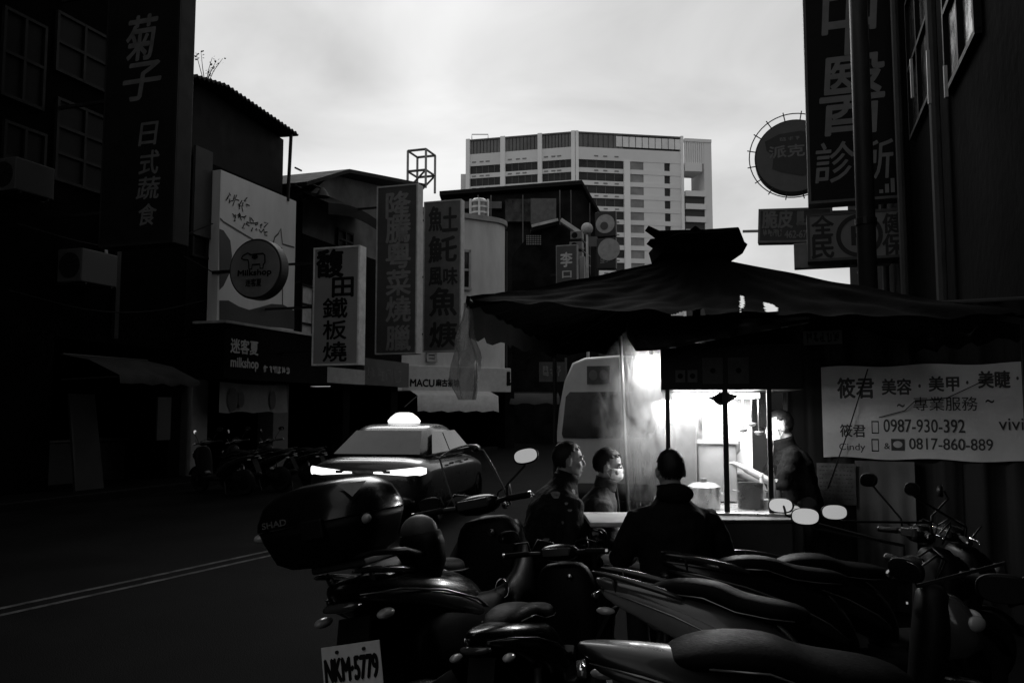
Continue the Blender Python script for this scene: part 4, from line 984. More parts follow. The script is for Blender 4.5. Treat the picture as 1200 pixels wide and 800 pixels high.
# top case
cy, cz, cx0 = -.86, 1.075, -.05
def case_ring(z, hw, hl, e=3.2): return ring_sq((cx0, cy, z), hw, hl, e, 32, Vector((1, 0, 0)), Vector((0, 1, 0)))
tcs = MB().loft([case_ring(cz - .13, .17, .15), case_ring(cz - .10, .22, .19), case_ring(cz, .265, .215), case_ring(cz + .03, .275, .22)]).build('top_case', PLASTIC, MX, smooth=True)
MB().loft([case_ring(cz + .034, .278, .223), case_ring(cz + .06, .275, .22), case_ring(cz + .12, .255, .20, 2.8), case_ring(cz + .165, .2, .16, 2.5), case_ring(cz + .18, .1, .08, 2.2)]).build('lid', PAINT, tcs, smooth=True, angle=50)
for sx in (-1, 1):
    MB().ell((cx0 + sx * .222, cy - .135, cz + .012), .022, .05, .022, rot=Euler((0, 0, sx * .9)).to_matrix()).build('reflector', LENS, tcs, smooth=True)
MB().box(-.05, .05, cy - .237, cy - .21, cz - .03, cz + .045).build('latch', PLASTIC, tcs, bevel=.008)
lt = lettering([('SHAD', cx0 - .17, cx0 - .06, cz + .045, cz + .068, .04)], cy - .222, mat('case_letters', .10), tcs)
# flames/points printed on lid corner: pale angular emblem
MB().add([(.10, cy - .17, cz + .157), (.20, cy - .12, cz + .150), (.17, cy - .19, cz + .10), (.155, cy - .15, cz + .152)], [(0, 1, 2), (0, 2, 3)]).build('decal', PALEINK, tcs)
MB().box(-.12, .12, cy - .1, cy + .22, cz - .165, cz - .135).build('case_rack', DKSTEEL, MX, bevel=.008)
for sx in (-1, 1): MB().tube([(sx * .1, cy + .2, cz - .15), (sx * .11, -.55, .80)], .013).build('rack_arm', DKSTEEL, MX)
# crash bar, rack rails and chain guard of the touring scooter
MB().tube([(.16, -.45, .86), (.19, -.75, .93), (.17, -.98, .955), (-.17, -.98, .955), (-.19, -.75, .93), (-.16, -.45, .86)], .012, n=8).build('rack_rail', DKSTEEL, MX, smooth=True)
MB().tube([(.22, .1, .30), (.26, -.05, .42), (.25, -.3, .50), (.2, -.5, .52)], .008, n=8).build('side_trim', GLINT_TRIM, MX, smooth=True)
MB().tube([(.225, .58, .62), (.235, .40, .42), (.23, .1, .26)], .006, n=8).build('side_trim', GLINT_TRIM, MX, smooth=True)
MB().lathe([(.001, 0), (.03, .004), (.034, .012), (.001, .016)], n=18, axis='x', c=(.235, .30, .58)).build('reflector_disc', LENS, MX, smooth=True)
MB().tube([(.25 + .022 * math.cos(q * .5236), .02 + .03 * math.cos(q * .5236), .62 + .045 * math.sin(q * .5236)) for q in range(13)], .0035, n=6).build('helmet_ring', CHROME, MX, smooth=True)
MXI = (Matrix.Translation(mloc) @ Euler((0, LEAN, -MX_AZ)).to_matrix().to_4x4() @ Matrix.Scale(mk, 4)).inverted()
bk = MXI @ P(491, 622, 4.1)
MB().ell(bk, .085, .06, .07).build('pale_dome', mat('dome_grey', .16, .5, var=.3, scale=10), MX, smooth=True)  # made-up dome, stands in for a seat reflecting the sky
MB().loft([ring_sq(bk + Vector((0, .005, z)), a, d_, 2.6, 20, Vector((1, 0, 0)), Vector((0, 1, 0))) for z, a, d_ in ((-.01, .09, .064), (-.06, .10, .07), (-.14, .09, .07), (-.2, .06, .05))]).build('dome_shell', PLASTIC, MX, smooth=True)
# number plate
pl_t = bpy.data.objects.new('number_plate', None); COL.objects.link(pl_t); pl_t.parent = MX; pl_t.location = (.045, -1.04, .575); pl_t.rotation_euler = (R(-8), 0, 0)
MB().box(-.125, .125, -.003, .003, -.075, .075).build('plate', PLATE, pl_t, bevel=.002)
lettering([('NKM·5779', -.112, .112, -.05, .03, .05)], -.0045, INK, pl_t)
for sx in (-.055, .06):
    MB().disc(.007, -.009, -.003, n=10, c=(sx, .052)).build('bolt', DKSTEEL, pl_t)
bpy.context.view_layer.update()

# the row of scooters parked nose to the wall on the right
HD = Vector((1, -.10, 0)).normalized(); RZ = math.atan2(HD.y, HD.x) - math.pi / 2
def row(label, tail, lean, paint, mir, az=0.0, k=.89, **kw):
    """mir: photo pixel, distance, yaw and tilt of each mirror"""
    rz = RZ + R(az); h = Vector((math.cos(rz + math.pi / 2), math.sin(rz + math.pi / 2), 0))
    c = Vector((tail[0], tail[1], .12)) + h * 1.0 * k
    M = (Matrix.Translation(c) @ Euler((0, R(lean), rz)).to_matrix().to_4x4() @ Matrix.Scale(k, 4)).inverted()
    ms = [tuple(M @ P(px, py, Y)) + (yaw, tilt) for px, py, Y, yaw, tilt in mir]
    return scooter(label, c, rz, R(lean), paint, k=k, mirrors=ms, **kw)
row('nearest dark scooter at the bottom right, cut off by the picture edge', (.20, 2.72), 0, PAINT2, ((1061, 668, 2.85, 30, -14), (1176, 690, 2.30, 60, -10)), az=3, handles='none', seatw=1.45, k=.95)
row('charcoal scooter with a slotted tail pointing at the touring scooter', (.37, 4.0), -3, GUN, ((915, 592, 4.25, 87, 12), (944, 605, 3.7, 84, 13)), az=-17, flank=1.7, stripe=mat('grey_sheen', 0.16, .3, var=.2, spec=.5))  # pale side panels carry the flank's streak highlights in their colour
row('black scooter behind the charcoal one with a forked grab rail', (.77, 4.45), -4, PAINT, ((1017, 562, 4.75, 20, 10), (978, 600, 4.15, 72, 11)), az=4)
row('farthest black scooter of the row beside the food stall', (1.2, 4.8), 3, PAINT, ((1104, 575, 5.1, 150, 5), (1069, 573, 4.5, 10, 12)), az=10, k=.84)
scooter('black scooter squeezed between the touring scooter and the seated men', (.20, 4.40, 0), R(-20), R(-6), PAINT, k=.86, mirrors=((-.30, .40, 1.14, 20, -20), (.30, .42, 1.12, -40, -20)), handles='none')
# scooters across the street
def far_scooter(label, px, py, rz, paint=None, lean=-4):
    p = ground(px, py, .0); return scooter(label, p, rz, R(lean), paint or PAINT, group='scooters across the street')
far_scooter('dark scooter parked left of the drinks shop entrance across the street', 262, 578, R(60))
far_scooter('dark scooter parked in front of the drinks shop banner', 300, 574, R(70))
far_scooter('dark scooter parked right of the drinks shop, next to the taxi', 338, 572, R(65))

# ------------------------------------------------------------------ taxi
tA = R(10); tf = Vector((math.sin(tA), math.cos(tA), 0)); trp = P(427, 560, 12.1); tloc = Vector((trp.x, trp.y, 0)) + tf * 2.2
TX = thing('taxi', 'dark taxi with a lit roof sign driving away past the touring scooter', 'taxi', tloc, -tA)
TP = mat('taxi_paint', 0.02, .3, var=.1, spec=.5, coat=.7); TG = mat('taxi_glass', 0.05, .12, var=.2, spec=.6)
st = [(-2.25, .60, .66, .18), (-2.2, .62, .80, .30), (-2.05, .62, .86, .36), (-1.7, .60, .885, .41), (-1.0, .585, .89, .41), (0, .58, .89, .40), (1.0, .57, .885, .385), (1.7, .54, .86, .33), (2.1, .5, .8, .26), (2.25, .47, .66, .16)]
tb = MB().loft([ring_sq((0, y, z), a, h, 4.2, 36) for y, z, a, h in st]).build('body', TP, TX, smooth=True, subsurf=1)
def gring(z, y0, y1, hw, e=5): return ring_sq((0, (y0 + y1) / 2, z), hw, (y1 - y0) / 2, e, 40, Vector((1, 0, 0)), Vector((0, 1, 0)))
MB().loft([gring(.90, -1.85, 1.35, .80), gring(1.0, -1.72, 1.2, .78), gring(1.2, -1.38, .85, .70), gring(1.36, -1.08, .52, .61), gring(1.43, -.92, .32, .55), gring(1.455, -.7, .1, .42, 3)]).build('roof', TP, TX, smooth=True, subsurf=1)
MB().add([(-.66, -1.70, 1.03), (.66, -1.70, 1.03), (.52, -1.13, 1.36), (-.52, -1.13, 1.36), (0, -1.735, 1.03), (0, -1.165, 1.36)], [(0, 4, 5, 3), (4, 1, 2, 5)]).build('rear_window', TG, TX, smooth=True)
for sx in (-1, 1):
    for y0, y1, y2, y3 in ((-1.45, -.42, -.42, -1.0), (-.36, .98, .44, -.36)):
        q = [(y0, 1.03, .775), (y1, 1.03, .775), (y2, 1.34, .645), (y3, 1.34, .645)]
        MB().add([(sx * a, y, z) for y, z, a in q], [(0, 1, 2, 3)]).build('side_window', TG, TX)
    MB().ell((sx * .95, .75, 1.02), .09, .06, .07).build('wing_mirror', TP, TX, smooth=True)
    for y in (-.75, .25): MB().box(sx * .892 - .012, sx * .892 + .012, y - .1, y + .1, .84, .87).build('door_handle', CHROME, TX)
    tl = MB().loft([ring_sq((sx * .16, -2.272, .80), .012, .012, 2.5, 12, Vector((0, 1, 0)), Vector((0, 0, 1))), ring_sq((sx * .62, -2.235, .81), .02, .05, 3, 12, Vector((0, 1, 0)), Vector((0, 0, 1))), ring_sq((sx * .80, -2.15, .82), .03, .06, 3, 12, Vector((0, 1, 0)), Vector((0, 0, 1))), ring_sq((sx * .855, -2.05, .82), .02, .04, 3, 12, Vector((0, 1, 0)), Vector((0, 0, 1)))])
    tl.build('tail_light', mat('lit_tail_lamp', .6, .3, emit=1.6), TX, smooth=True)  # lamp shape drawn out inward to carry its light streak
    wheel('rear_wheel' if 1 else '', TX, -1.35, .32, .2, sx * .78); wheel('front_wheel', TX, 1.35, .32, .2, sx * .78)
MB().box(-.4, .4, -2.275, -2.2, .79, .83).build('trunk_trim', CHROME, TX)
MB().box(-.19, .19, -2.285, -2.25, .60, .70).build('number_plate', PLATE, TX)
MB().loft([ring_sq((0, -2.22, .40), .75, .09, 4, 20), ring_sq((0, -2.32, .40), .68, .07, 4, 20)]).build('bumper', TP, TX, smooth=True)
MB().loft([ring_sq((0, -.35, z), a, d, 3, 24, Vector((1, 0, 0)), Vector((0, 1, 0))) for z, a, d in ((1.462, .26, .11), (1.50, .27, .12), (1.56, .22, .10), (1.62, .14, .07), (1.635, .08, .04))]).build('roof_sign', mat('lit_roof_sign', .8, .4, emit=1.1), TX, smooth=True)

# ------------------------------------------------------------------ white van
vA = AZ - R(4); vl = P(650, 500, 12.4); vw = .93
vx = Vector((math.cos(vA), -math.sin(vA), 0)); vfw = Vector((math.sin(vA), math.cos(vA), 0)); vloc = Vector((vl.x, vl.y, 0)) + vx * vw + vfw * 2.4
VN = thing('delivery_van', 'white high roof van with a dark rear window parked behind the stall steam', 'van', vloc, -vA)
VP = mat('van_white', 0.75, .4, var=.08, spec=.4, coat=.3)
prof = [(-.90, .45), (-.93, .8), (-.93, 1.25), (-.88, 1.7), (-.80, 2.1), (-.68, 2.36), (-.5, 2.43), (0, 2.46), (.5, 2.43), (.68, 2.36), (.80, 2.1), (.88, 1.7), (.93, 1.25), (.93, .8), (.90, .45)]
def vring(y, sx=1, sz=1, dz=0): return [Vector((x * sx, y, .45 + (z - .45) * sz + dz)) for x, z in prof]
MB().loft([vring(-2.40, .95, .98), vring(-2.36, .985, .995), vring(-2.25), vring(1.3), vring(1.6, 1, .97), vring(2.1, .97, .72), vring(2.4, .92, .5)]).build('body', VP, VN, smooth=True, angle=35)
rw = [(-.80, 1.27), (-.82, 1.33), (-.76, 1.86), (-.70, 1.93), (.70, 1.93), (.76, 1.86), (.82, 1.33), (.80, 1.27)]
MB().prism(rw, -2.425, -2.39).build('rear_window', mat('van_glass', .008, .12, spec=.3, var=.1), VN)
MB().box(-.45, -.12, -2.425, -2.385, 2.04, 2.30).build('sticker_frame', GREYP, VN)
b = MB()
for cx_, cz_ in ((-.36, 2.17), (-.21, 2.17)): b.disc(.075, -2.43, -2.426, n=16, c=(cx_, cz_), rx=.06)
o = b.build('sticker_print', PALEINK, VN); o['kind'] = 'stuff'
MB().box(-.004, .004, -2.41, -2.36, .7, 2.4).build('door_gap', INK, VN)
MB().loft([ring_sq((0, -2.38, .52), .9, .12, 5, 20), ring_sq((0, -2.5, .52), .86, .1, 5, 20)]).build('bumper', mat('van_bumper', .05, .6), VN, smooth=True)
for sx in (-1, 1):
    MB().box(sx * .86 - .05, sx * .86 + .05, -2.415, -2.3, .9, 1.22).build('tail_light', LENSD, VN, bevel=.02)
    for y, nme in ((-1.5, 'rear_wheel'), (1.5, 'front_wheel')): wheel(nme, VN, y, .34, .2, sx * .8)
    MB().box(sx * .905 - .02, sx * .905 + .02, -1.8, 1.1, 1.45, 1.95).build('side_window', mat('van_glass', .008), VN)
MB().box(-.19, .19, -2.43, -2.38, .78, .9).build('number_plate', PLATE, VN)
lettering([('?6', .28, .68, .98, 1.03, .02), ('?7', .32, .66, .90, .95, .02)], -2.412, GREYP, VN)

# ------------------------------------------------------------------ market canopy
FAB = mat('black_tarpaulin', 0.0018, .9, var=.35, scale=3, bump=.15, spec=.02)
VAL = mat('lit_tarpaulin', 0.012, .8, var=.35, scale=3, bump=.15, spec=.08)  # paler copy of the canopy cloth, light on the valance painted in
cA, cB, cC, cD = P(549, 351, 5.0), P(650, 402, 8.5), P(1200, 368, 4.3), P(1035, 402, 7.7)
cT = P(815, 297, 6.4)
cent = Vector((cT.x, cT.y, .12))
CN = thing('market_canopy', 'wide black market canopy with a raised vent cap over the food stall', 'canopy', cent)
TEARS = (((894, 354), (905, 356), (913, 362), (911, 370), (900, 369), (895, 361)), ((867, 346), (872, 346), (873, 357), (867, 366)), ((782, 370), (800, 365), (826, 361), (826, 370)))
def inside(pt, poly):
    x, y = pt; r_ = False
    for (xa, ya), (xb, yb) in zip(poly, poly[1:] + poly[:1]):
        if (ya > y) != (yb > y) and x < (xb - xa) * (y - ya) / (yb - ya) + xa: r_ = not r_
    return r_
def slope(a, c, name, sag=.09, cap=.03):
    """one roof panel: sagging between the ribs, lumpy, torn through in a few places"""
    nu, nv = 110, 70; vs = []; b_ = MB()
    for i in range(nu + 1):
        t_ = i / nu; e = a.lerp(c, t_); e.z -= .04 * math.sin(math.pi * t_) + .006 * math.sin(t_ * 31) + .006 * math.sin(t_ * 67 + a.x)
        for j in range(nv + 1):
            s_ = j / nv * (1 - cap); p = e.lerp(cT, s_)
            p.z -= sag * math.sin(math.pi * s_) * (.2 + .8 * math.sin(math.pi * t_))
            p.z += (.005 * math.sin(t_ * 40 + s_ * 9) + .007 * math.sin(s_ * 21 + t_ * 13) + .003 * math.sin(t_ * 90 - s_ * 33)) * (1 - s_)
            vs.append(p)
    fs = []
    for i in range(nu):
        for j in range(nv):
            q = (i * (nv + 1) + j, (i + 1) * (nv + 1) + j, (i + 1) * (nv + 1) + j + 1, i * (nv + 1) + j + 1)
            ctr = (vs[q[0]] + vs[q[1]] + vs[q[2]] + vs[q[3]]) / 4
            if any(inside(proj(ctr), t__) for t__ in TEARS): continue
            fs.append(q)
    b_.add([p - cent for p in vs], fs)
    return b_.build(name, FAB, CN, smooth=True)
for a, c in ((cA, cC), (cB, cA), (cD, cB), (cC, cD)): slope(a, c, 'roof_panel')
def valance(a, c, drop0, drop1, m=VAL, wob=.025):
    rings = []
    for i in range(25):
        p = a.lerp(c, i / 24) - cent; d = drop0 + (drop1 - drop0) * i / 24 + .02 * math.sin(i * 1.7)
        off = Vector((math.sin(i * 1.1), math.cos(i * .9), 0)) * wob
        rings.append([p, p + off * .5 - Vector((0, 0, d * .5)), p + off - Vector((0, 0, d))])
    return MB().loft(rings, caps=False, closed=False).build('valance', m, CN, smooth=True)
valance(cA, cB, .22, .14); valance(cB, cD, .10, .10, FAB); valance(cC, cD, .12, .12, FAB)
# raised cap: tilted, frayed slab
pts_t = [(757, 267), (770, 273), (806, 272), (812, 267), (818, 272), (862, 269), (871, 292), (862, 299), (772, 299), (768, 289), (759, 283), (776, 281)]
q = [P(x, y, 6.4) - cent for x, y in pts_t]
MB().prism([(p.x, p.z) for p in q], q[0].y - .10, q[0].y + .10).build('vent_cap', FAB, CN, bevel=.01)
q = [P(x, y, 6.4) - cent for x, y in ((766, 289), (790, 279), (848, 277), (868, 292), (862, 303), (770, 303))]
MB().prism([(p.x, p.z) for p in q], q[0].y - .2, q[0].y + .25).build('vent_cap', FAB, CN, bevel=.006)
mast = MB().tube([(0, 0, 0), (0, 0, cT.z - .12)], .03, n=12).build('mast', DKSTEEL, CN, smooth=True)
for e in (cA, cB, cC, cD): MB().beam(Vector((0, 0, cT.z - .2)), e - cent - Vector((0, 0, .04)), .03).build('rib', DKSTEEL, CN)
for e in (cB, cD, cC): MB().tube([e - cent - Vector((0, 0, .03)), Vector((e.x, e.y, .12)) - cent], .02, n=8).build('pole', DKSTEEL, CN)
MB().box(-.3, .3, -.3, .3, 0, .12).build('base', CONC, CN, bevel=.02)

# hanging clear plastic at the left canopy corner
pb = thing('plastic_drape', 'crumpled clear plastic sheet hanging from the left tip of the canopy', 'plastic sheet', cA)
PLS = mat('milky_plastic', .35, .3, var=.2, scale=6, spec=.5, alpha=.45)
rings = []
for k in range(15):
    s_ = k / 14; z = -.02 - .57 * s_; w_ = .012 + .06 * min(s_ * 1.6, 1) - .03 * max(s_ - .8, 0) / .2
    rings.append([(-.012 + w_ * math.cos(t) * (1 + .35 * math.sin(5 * t + k * .4)) + .008 * math.sin(k), w_ * .7 * math.sin(t) * (1 + .3 * math.cos(4 * t + k)), z) for t in [2 * math.pi * j / 28 for j in range(28)]])
MB().loft(rings, caps=False).build('film', PLS, pb, smooth=True)
MB().tube([(0, 0, .02), (-.01, 0, -.05)], .012).build('knot', PLASTIC, pb)

# rolled front tarp in front of the stall
ft = thing('rolled_tarp', 'crumpled black tarp hanging across the front of the food stall', 'tarp', P(735, 384, 5.3))
rings = []; random.seed(11)
for k in range(31):
    s_ = k / 30; x = 735 + 232 * s_
    top = P(x, 383 - 16 * s_, 5.45) ; yb = (412 - 2 * s_ * 6 - 30 * max(s_ - .15, 0)) if s_ > .02 else 400
    bot = P(x + 3, yb, 5.25); mid = top.lerp(bot, .55); n_ = random.uniform(-.03, .03)
    rings.append([p - ft.location for p in (top, top.lerp(bot, .3) + Vector((0, -.05 + n_, 0)), mid + Vector((0, -.07 - n_, 0)), top.lerp(bot, .8) + Vector((0, -.04 + n_ * 1.3, 0)), bot, bot + Vector((0, .08, .02)), mid + Vector((0, .1, 0)), top + Vector((0, .06, 0)))])
MB().loft(rings).build('roll', mat('tarp_gloss', .03, .4, var=.4, scale=5, bump=.3, spec=.4), ft, smooth=True)
a, c = P(735, 380, 5.47) - ft.location, P(967, 364, 5.47) - ft.location
MB().tube([a, c], .018).build('rod', DKSTEEL, ft)

# ------------------------------------------------------------------ food stall
KY = 5.75
st0, st1 = P(770, 600, KY), P(935, 600, KY)
zc = P(840, 598, KY).z           # counter height
FS = thing('food_cart', 'steel food cart with a brightly lit glass case under the black canopy', 'food stall', Vector((st0.x, KY, .12)), R(-10))
o_ = FS.location; w = st1.x - st0.x
def fx(px): return P(px, 500, KY).x - o_.x
def fz(py): return P(840, py, KY).z - o_.z
CART = mat('cart_steel', .06, .38, metal=.6, var=.3, scale=5)
MB().box(0, w, .0, .95, .12, zc - .165).build('cabinet', CART, FS, bevel=.01)
MB().box(-.03, w + .03, -.04, 1.0, zc - .16, zc - .12).build('counter_top', mat('counter_steel', .5, .3, metal=.7, var=.2, scale=8), FS, bevel=.006)
for x in (.05, w - .05):
    for y in (.06, .88): MB().tube([(x, y, 0), (x, y, .14)], .03).build('leg', DKSTEEL, FS)
zt = fz(457)
MB().box(fx(775), fx(935), -.02, .9, zt, fz(404)).build('canopy_box', mat('cart_sign_black', 0.004, .5, spec=.3), FS, bevel=.008)
for (x0, y0, x1, y1, m_) in ((792, 434, 803, 448, .06), (806, 434, 817, 448, .06), (823, 420, 846, 450, .03), (852, 420, 875, 450, .03)):
    pn = MB().box(fx(x0), fx(x1), -.032, -.021, fz(y1), fz(y0)).build('menu_card', mat('menu_card_%g' % m_, m_, .5, var=.4, scale=20), FS)
    MB().disc(.018, -.036, -.033, n=16, c=((fx(x0) + fx(x1)) / 2, (fz(y0) + fz(y1)) / 2)).build('printed_mark', INK, pn)
for px, wd in ((782.5, .028), (848, .034), (897, .03)): MB().box(fx(px) - wd / 2, fx(px) + wd / 2, -.015, .015, zc - .12, zt).build('post', mat('post_black', .012, .4), FS)
for x in (fx(782.5), fx(935)): MB().box(x - .015, x + .015, .85, .88, zc - .12, zt).build('post', mat('post_black', .012), FS)
GL = mat('greasy_glass', .8, .06, var=.1, trans=.0, alpha=.10, spec=.5)
for a_, c_ in ((784, 846), (850, 896)): MB().box(fx(a_), fx(c_), -.003, .003, zc - .11, zt - .01).build('glass_pane', GL, FS)
MB().box(fx(782.5) - .003, fx(782.5) + .003, .02, .84, zc - .11, zt - .01).build('glass_pane', GL, FS)
# lit back board and shelves inside
WHT = mat('white_laminate', .75, .5, var=.08)
MB().box(fx(783), fx(893), .90, .93, zc + .02, zt).build('back_board', WHT, FS)
MB().box(fx(820), fx(868), .55, .85, zc - .11, zc + .30).build('cooking_bin', mat('bin_grey', .22, .45, metal=.3, var=.3), FS, bevel=.01)
MB().box(fx(818), fx(870), .53, .87, zc + .305, zc + .33).build('shelf', mat('shelf_steel', .5, .3, metal=.6), FS)
MB().box(fx(784), fx(818), .45, .85, zc - .11, zc + .46).build('side_bin', mat('bin_mid', .12, .5, var=.4), FS, bevel=.01)
# lamps: two tubes under the box, and their light
LMP = mat('lit_tube', .9, .4, emit=16)
for y in (.18, .55):
    MB().tube([(fx(790), y, zt - .035), (fx(890), y, zt - .035)], .018, n=10).build('lamp_tube', LMP, FS, smooth=True)
GLOWP = mat('glow_panel', .9, .5, emit=4.5)
MB().box(fx(826), fx(868), .885, .899, fz(500), fz(462)).build('glow_panel', GLOWP, FS)  # added glowing sheet that whitens the back board
la = bpy.data.lights.new('stall_lamp', 'AREA'); la.shape = 'RECTANGLE'; la.size = .75; la.size_y = .3; la.energy = 30
lo = bpy.data.objects.new('stall_lamp', la); COL.objects.link(lo); lo.parent = FS; lo.location = (fx(840), .38, zt - .06)
# bulb hung at the left, inside the plastic curtain
bl = thing('hanging_bulb', 'bare bright bulb hanging inside the steam left of the cart', 'lamp', P(763, 418, 6.45))
MB().ell((0, 0, -.03), .035, .035, .045).build('bulb', mat('lit_bulb', .9, .4, emit=14), bl, smooth=True)
MB().tube([(0, 0, .01), (0, 0, .06)], .016).build('socket', PLASTIC, bl); MB().tube([(0, 0, .06), (.0, 0, .45)], .004).build('cord', PLASTIC, bl)
lb = bpy.data.lights.new('bulb_light', 'POINT'); lb.energy = 9; lb.shadow_soft_size = .05
lbo = bpy.data.objects.new('bulb_light', lb); COL.objects.link(lbo); lbo.parent = bl; lbo.location = (0, -.02, -.1)
# plastic curtain on a pole left of the cart
PC = mat('clear_curtain', .75, .25, var=.15, scale=5, spec=.5, alpha=.22)
t = PC.node_tree; bs = t.nodes['Principled BSDF']; wc = t.nodes.new('ShaderNodeTexCoord'); wm = t.nodes.new('ShaderNodeMapping'); wm.inputs['Scale'].default_value = (5, 5, 1.3); wm.inputs['Rotation'].default_value = (0, R(14), 0)
t.links.new(wc.outputs['Object'], wm.inputs[0]); wn_ = t.nodes.new('ShaderNodeTexNoise'); wn_.inputs['Scale'].default_value = 2.2; wn_.inputs['Detail'].default_value = 3; wn_.inputs['Distortion'].default_value = 1.5
t.links.new(wm.outputs[0], wn_.inputs['Vector']); wr = t.nodes.new('ShaderNodeMapRange'); wr.inputs[1].default_value = .42; wr.inputs[2].default_value = .68; wr.inputs[3].default_value = .03; wr.inputs[4].default_value = .55
t.links.new(wn_.outputs[0], wr.inputs[0]); t.links.new(wr.outputs[0], bs.inputs['Alpha'])
pcp = P(735, 590, 6.55); cu_ = thing('plastic_curtain', 'clear plastic curtain full of folds hanging left of the cart', 'curtain', Vector((pcp.x, 6.55, .12)))
rings = []; x0 = 0; x1 = P(784, 500, 6.9).x - pcp.x; zt_ = P(760, 412, 6.6).z - .12
for k in range(45):
    s_ = k / 44; x = x0 + (x1 - x0) * s_; ring = []
    for j in range(13):
        z = zt_ + (.22 - zt_) * j / 12; dpt = .35 * s_ + .05 * math.sin(k * 1.25 + j * .5) + .05 * math.sin(k * .5 - j * .8)
        ring.append((x + .02 * math.sin(j * .9 + k * .4), dpt, z))
    rings.append(ring)
MB().loft(rings, caps=False, closed=False).build('film', PC, cu_, smooth=True)
pt_, pb_ = P(729, 432, 6.5) - cu_.location, P(737, 588, 6.5) - cu_.location
MB().tube([Vector((pb_.x + .02, pb_.y, 0)), pt_, pt_ + (pt_ - pb_) * .25], .013, n=10).build('pole', mat('pale_pole', .5, .35, metal=.4), cu_, smooth=True)

# steam
sm = bpy.data.materials.new('steam'); sm.use_nodes = True; t = sm.node_tree; t.nodes.clear()
out = t.nodes.new('ShaderNodeOutputMaterial'); pv = t.nodes.new('ShaderNodeVolumePrincipled'); pv.inputs['Color'].default_value = (.97, .97, .97, 1); pv.inputs['Anisotropy'].default_value = .3
tcn = t.nodes.new('ShaderNodeTexCoord'); mpn = t.nodes.new('ShaderNodeMapping'); mpn.inputs['Scale'].default_value = (1.2, 1.2, .6)
mpn.inputs['Rotation'].default_value = (0, R(20), 0)
t.links.new(tcn.outputs['Object'], mpn.inputs[0])
nz_ = t.nodes.new('ShaderNodeTexNoise'); nz_.inputs['Scale'].default_value = 5.0; nz_.inputs['Detail'].default_value = 5; nz_.inputs['Distortion'].default_value = 2.2
t.links.new(mpn.outputs[0], nz_.inputs['Vector'])
r_ = t.nodes.new('ShaderNodeMapRange'); r_.inputs[1].default_value = .45; r_.inputs[2].default_value = .68; r_.inputs[3].default_value = 0.0; r_.inputs[4].default_value = 15.0
t.links.new(nz_.outputs[0], r_.inputs[0])
# soft fall-off from the plume's axis (generated 0..1)
sub = t.nodes.new('ShaderNodeVectorMath'); sub.operation = 'SUBTRACT'; sub.inputs[1].default_value = (.5, .5, .55); t.links.new(tcn.outputs['Generated'], sub.inputs[0])
ln_ = t.nodes.new('ShaderNodeVectorMath'); ln_.operation = 'LENGTH'; t.links.new(sub.outputs[0], ln_.inputs[0])
fo = t.nodes.new('ShaderNodeMapRange'); fo.inputs[1].default_value = .2; fo.inputs[2].default_value = .48; fo.inputs[3].default_value = 1; fo.inputs[4].default_value = 0
t.links.new(ln_.outputs['Value'], fo.inputs[0])
ml = t.nodes.new('ShaderNodeMath'); ml.operation = 'MULTIPLY'; t.links.new(r_.outputs[0], ml.inputs[0]); t.links.new(fo.outputs[0], ml.inputs[1])
t.links.new(ml.outputs[0], pv.inputs['Density']); t.links.new(pv.outputs[0], out.inputs['Volume'])
s0, s1 = P(690, 605, 6.5), P(860, 388, 6.5)
stm = MB().ell(((s0.x + s1.x) / 2, 6.55, (s0.z + s1.z) / 2), (s1.x - s0.x) / 2, .5, (s1.z - s0.z) / 2 + .1, n=20, m=12).build('steam', sm, smooth=True)
tag(stm, 'white steam billowing in the lamp light left of the glass case', 'steam', kind='stuff')

# pots, bottles, bowls on the counter
def pot(label, px, py, r, h, m, lid=True):
    p = P(px, py, KY + .12); p.z = zc + .002
    o = thing('stock_pot', label, 'pot', p)
    MB().lathe([(r * .96, 0), (r, .01), (r, h), (r * 1.03, h + .006), (r * .94, h + .004), (r * .93, .02), (.01, .015)], n=32).build('body', m, o, smooth=True, angle=40)
    for sx in (-1, 1): MB().tube([(sx * r, -.03, h * .7), (sx * (r + .03), -.03, h * .72), (sx * (r + .03), .03, h * .72), (sx * r, .03, h * .7)], .006).build('handle', STEEL, o)
    if lid: MB().lathe([(r * 1.02, h + .008), (r * .7, h + .03), (.02, h + .038), (.02, h + .06), (.001, h + .062)], n=28).build('lid', STEEL, o, smooth=True, angle=40)
    return o
pot('dark cylindrical pot standing at the front edge of the cart counter', 880, 598, .085, .165, mat('pot_dark', .03, .3, metal=.6), lid=False)
pot('shiny steel pot with a lid inside the lit glass case', 825, 590, .11, .14, mat('pot_steel', .5, .25, metal=.8))
pot('wide white bowl stacked beside the dark pot', 905, 600, .06, .05, mat('bowl_white', .6, .3), lid=False)
def bottle(label, px, h, m):
    p = P(px, 590, KY + .32); p.z = zc + .002; o = thing('sauce_bottle', label, 'bottle', p, group='sauce bottles on the cart')
    MB().lathe([(.03, 0), (.032, .01), (.032, h * .6), (.014, h * .78), (.013, h)], n=18).build('body', m, o, smooth=True, angle=40)
    MB().lathe([(.015, h), (.015, h + .02), (.001, h + .022)], n=14).build('cap', WHT, o)
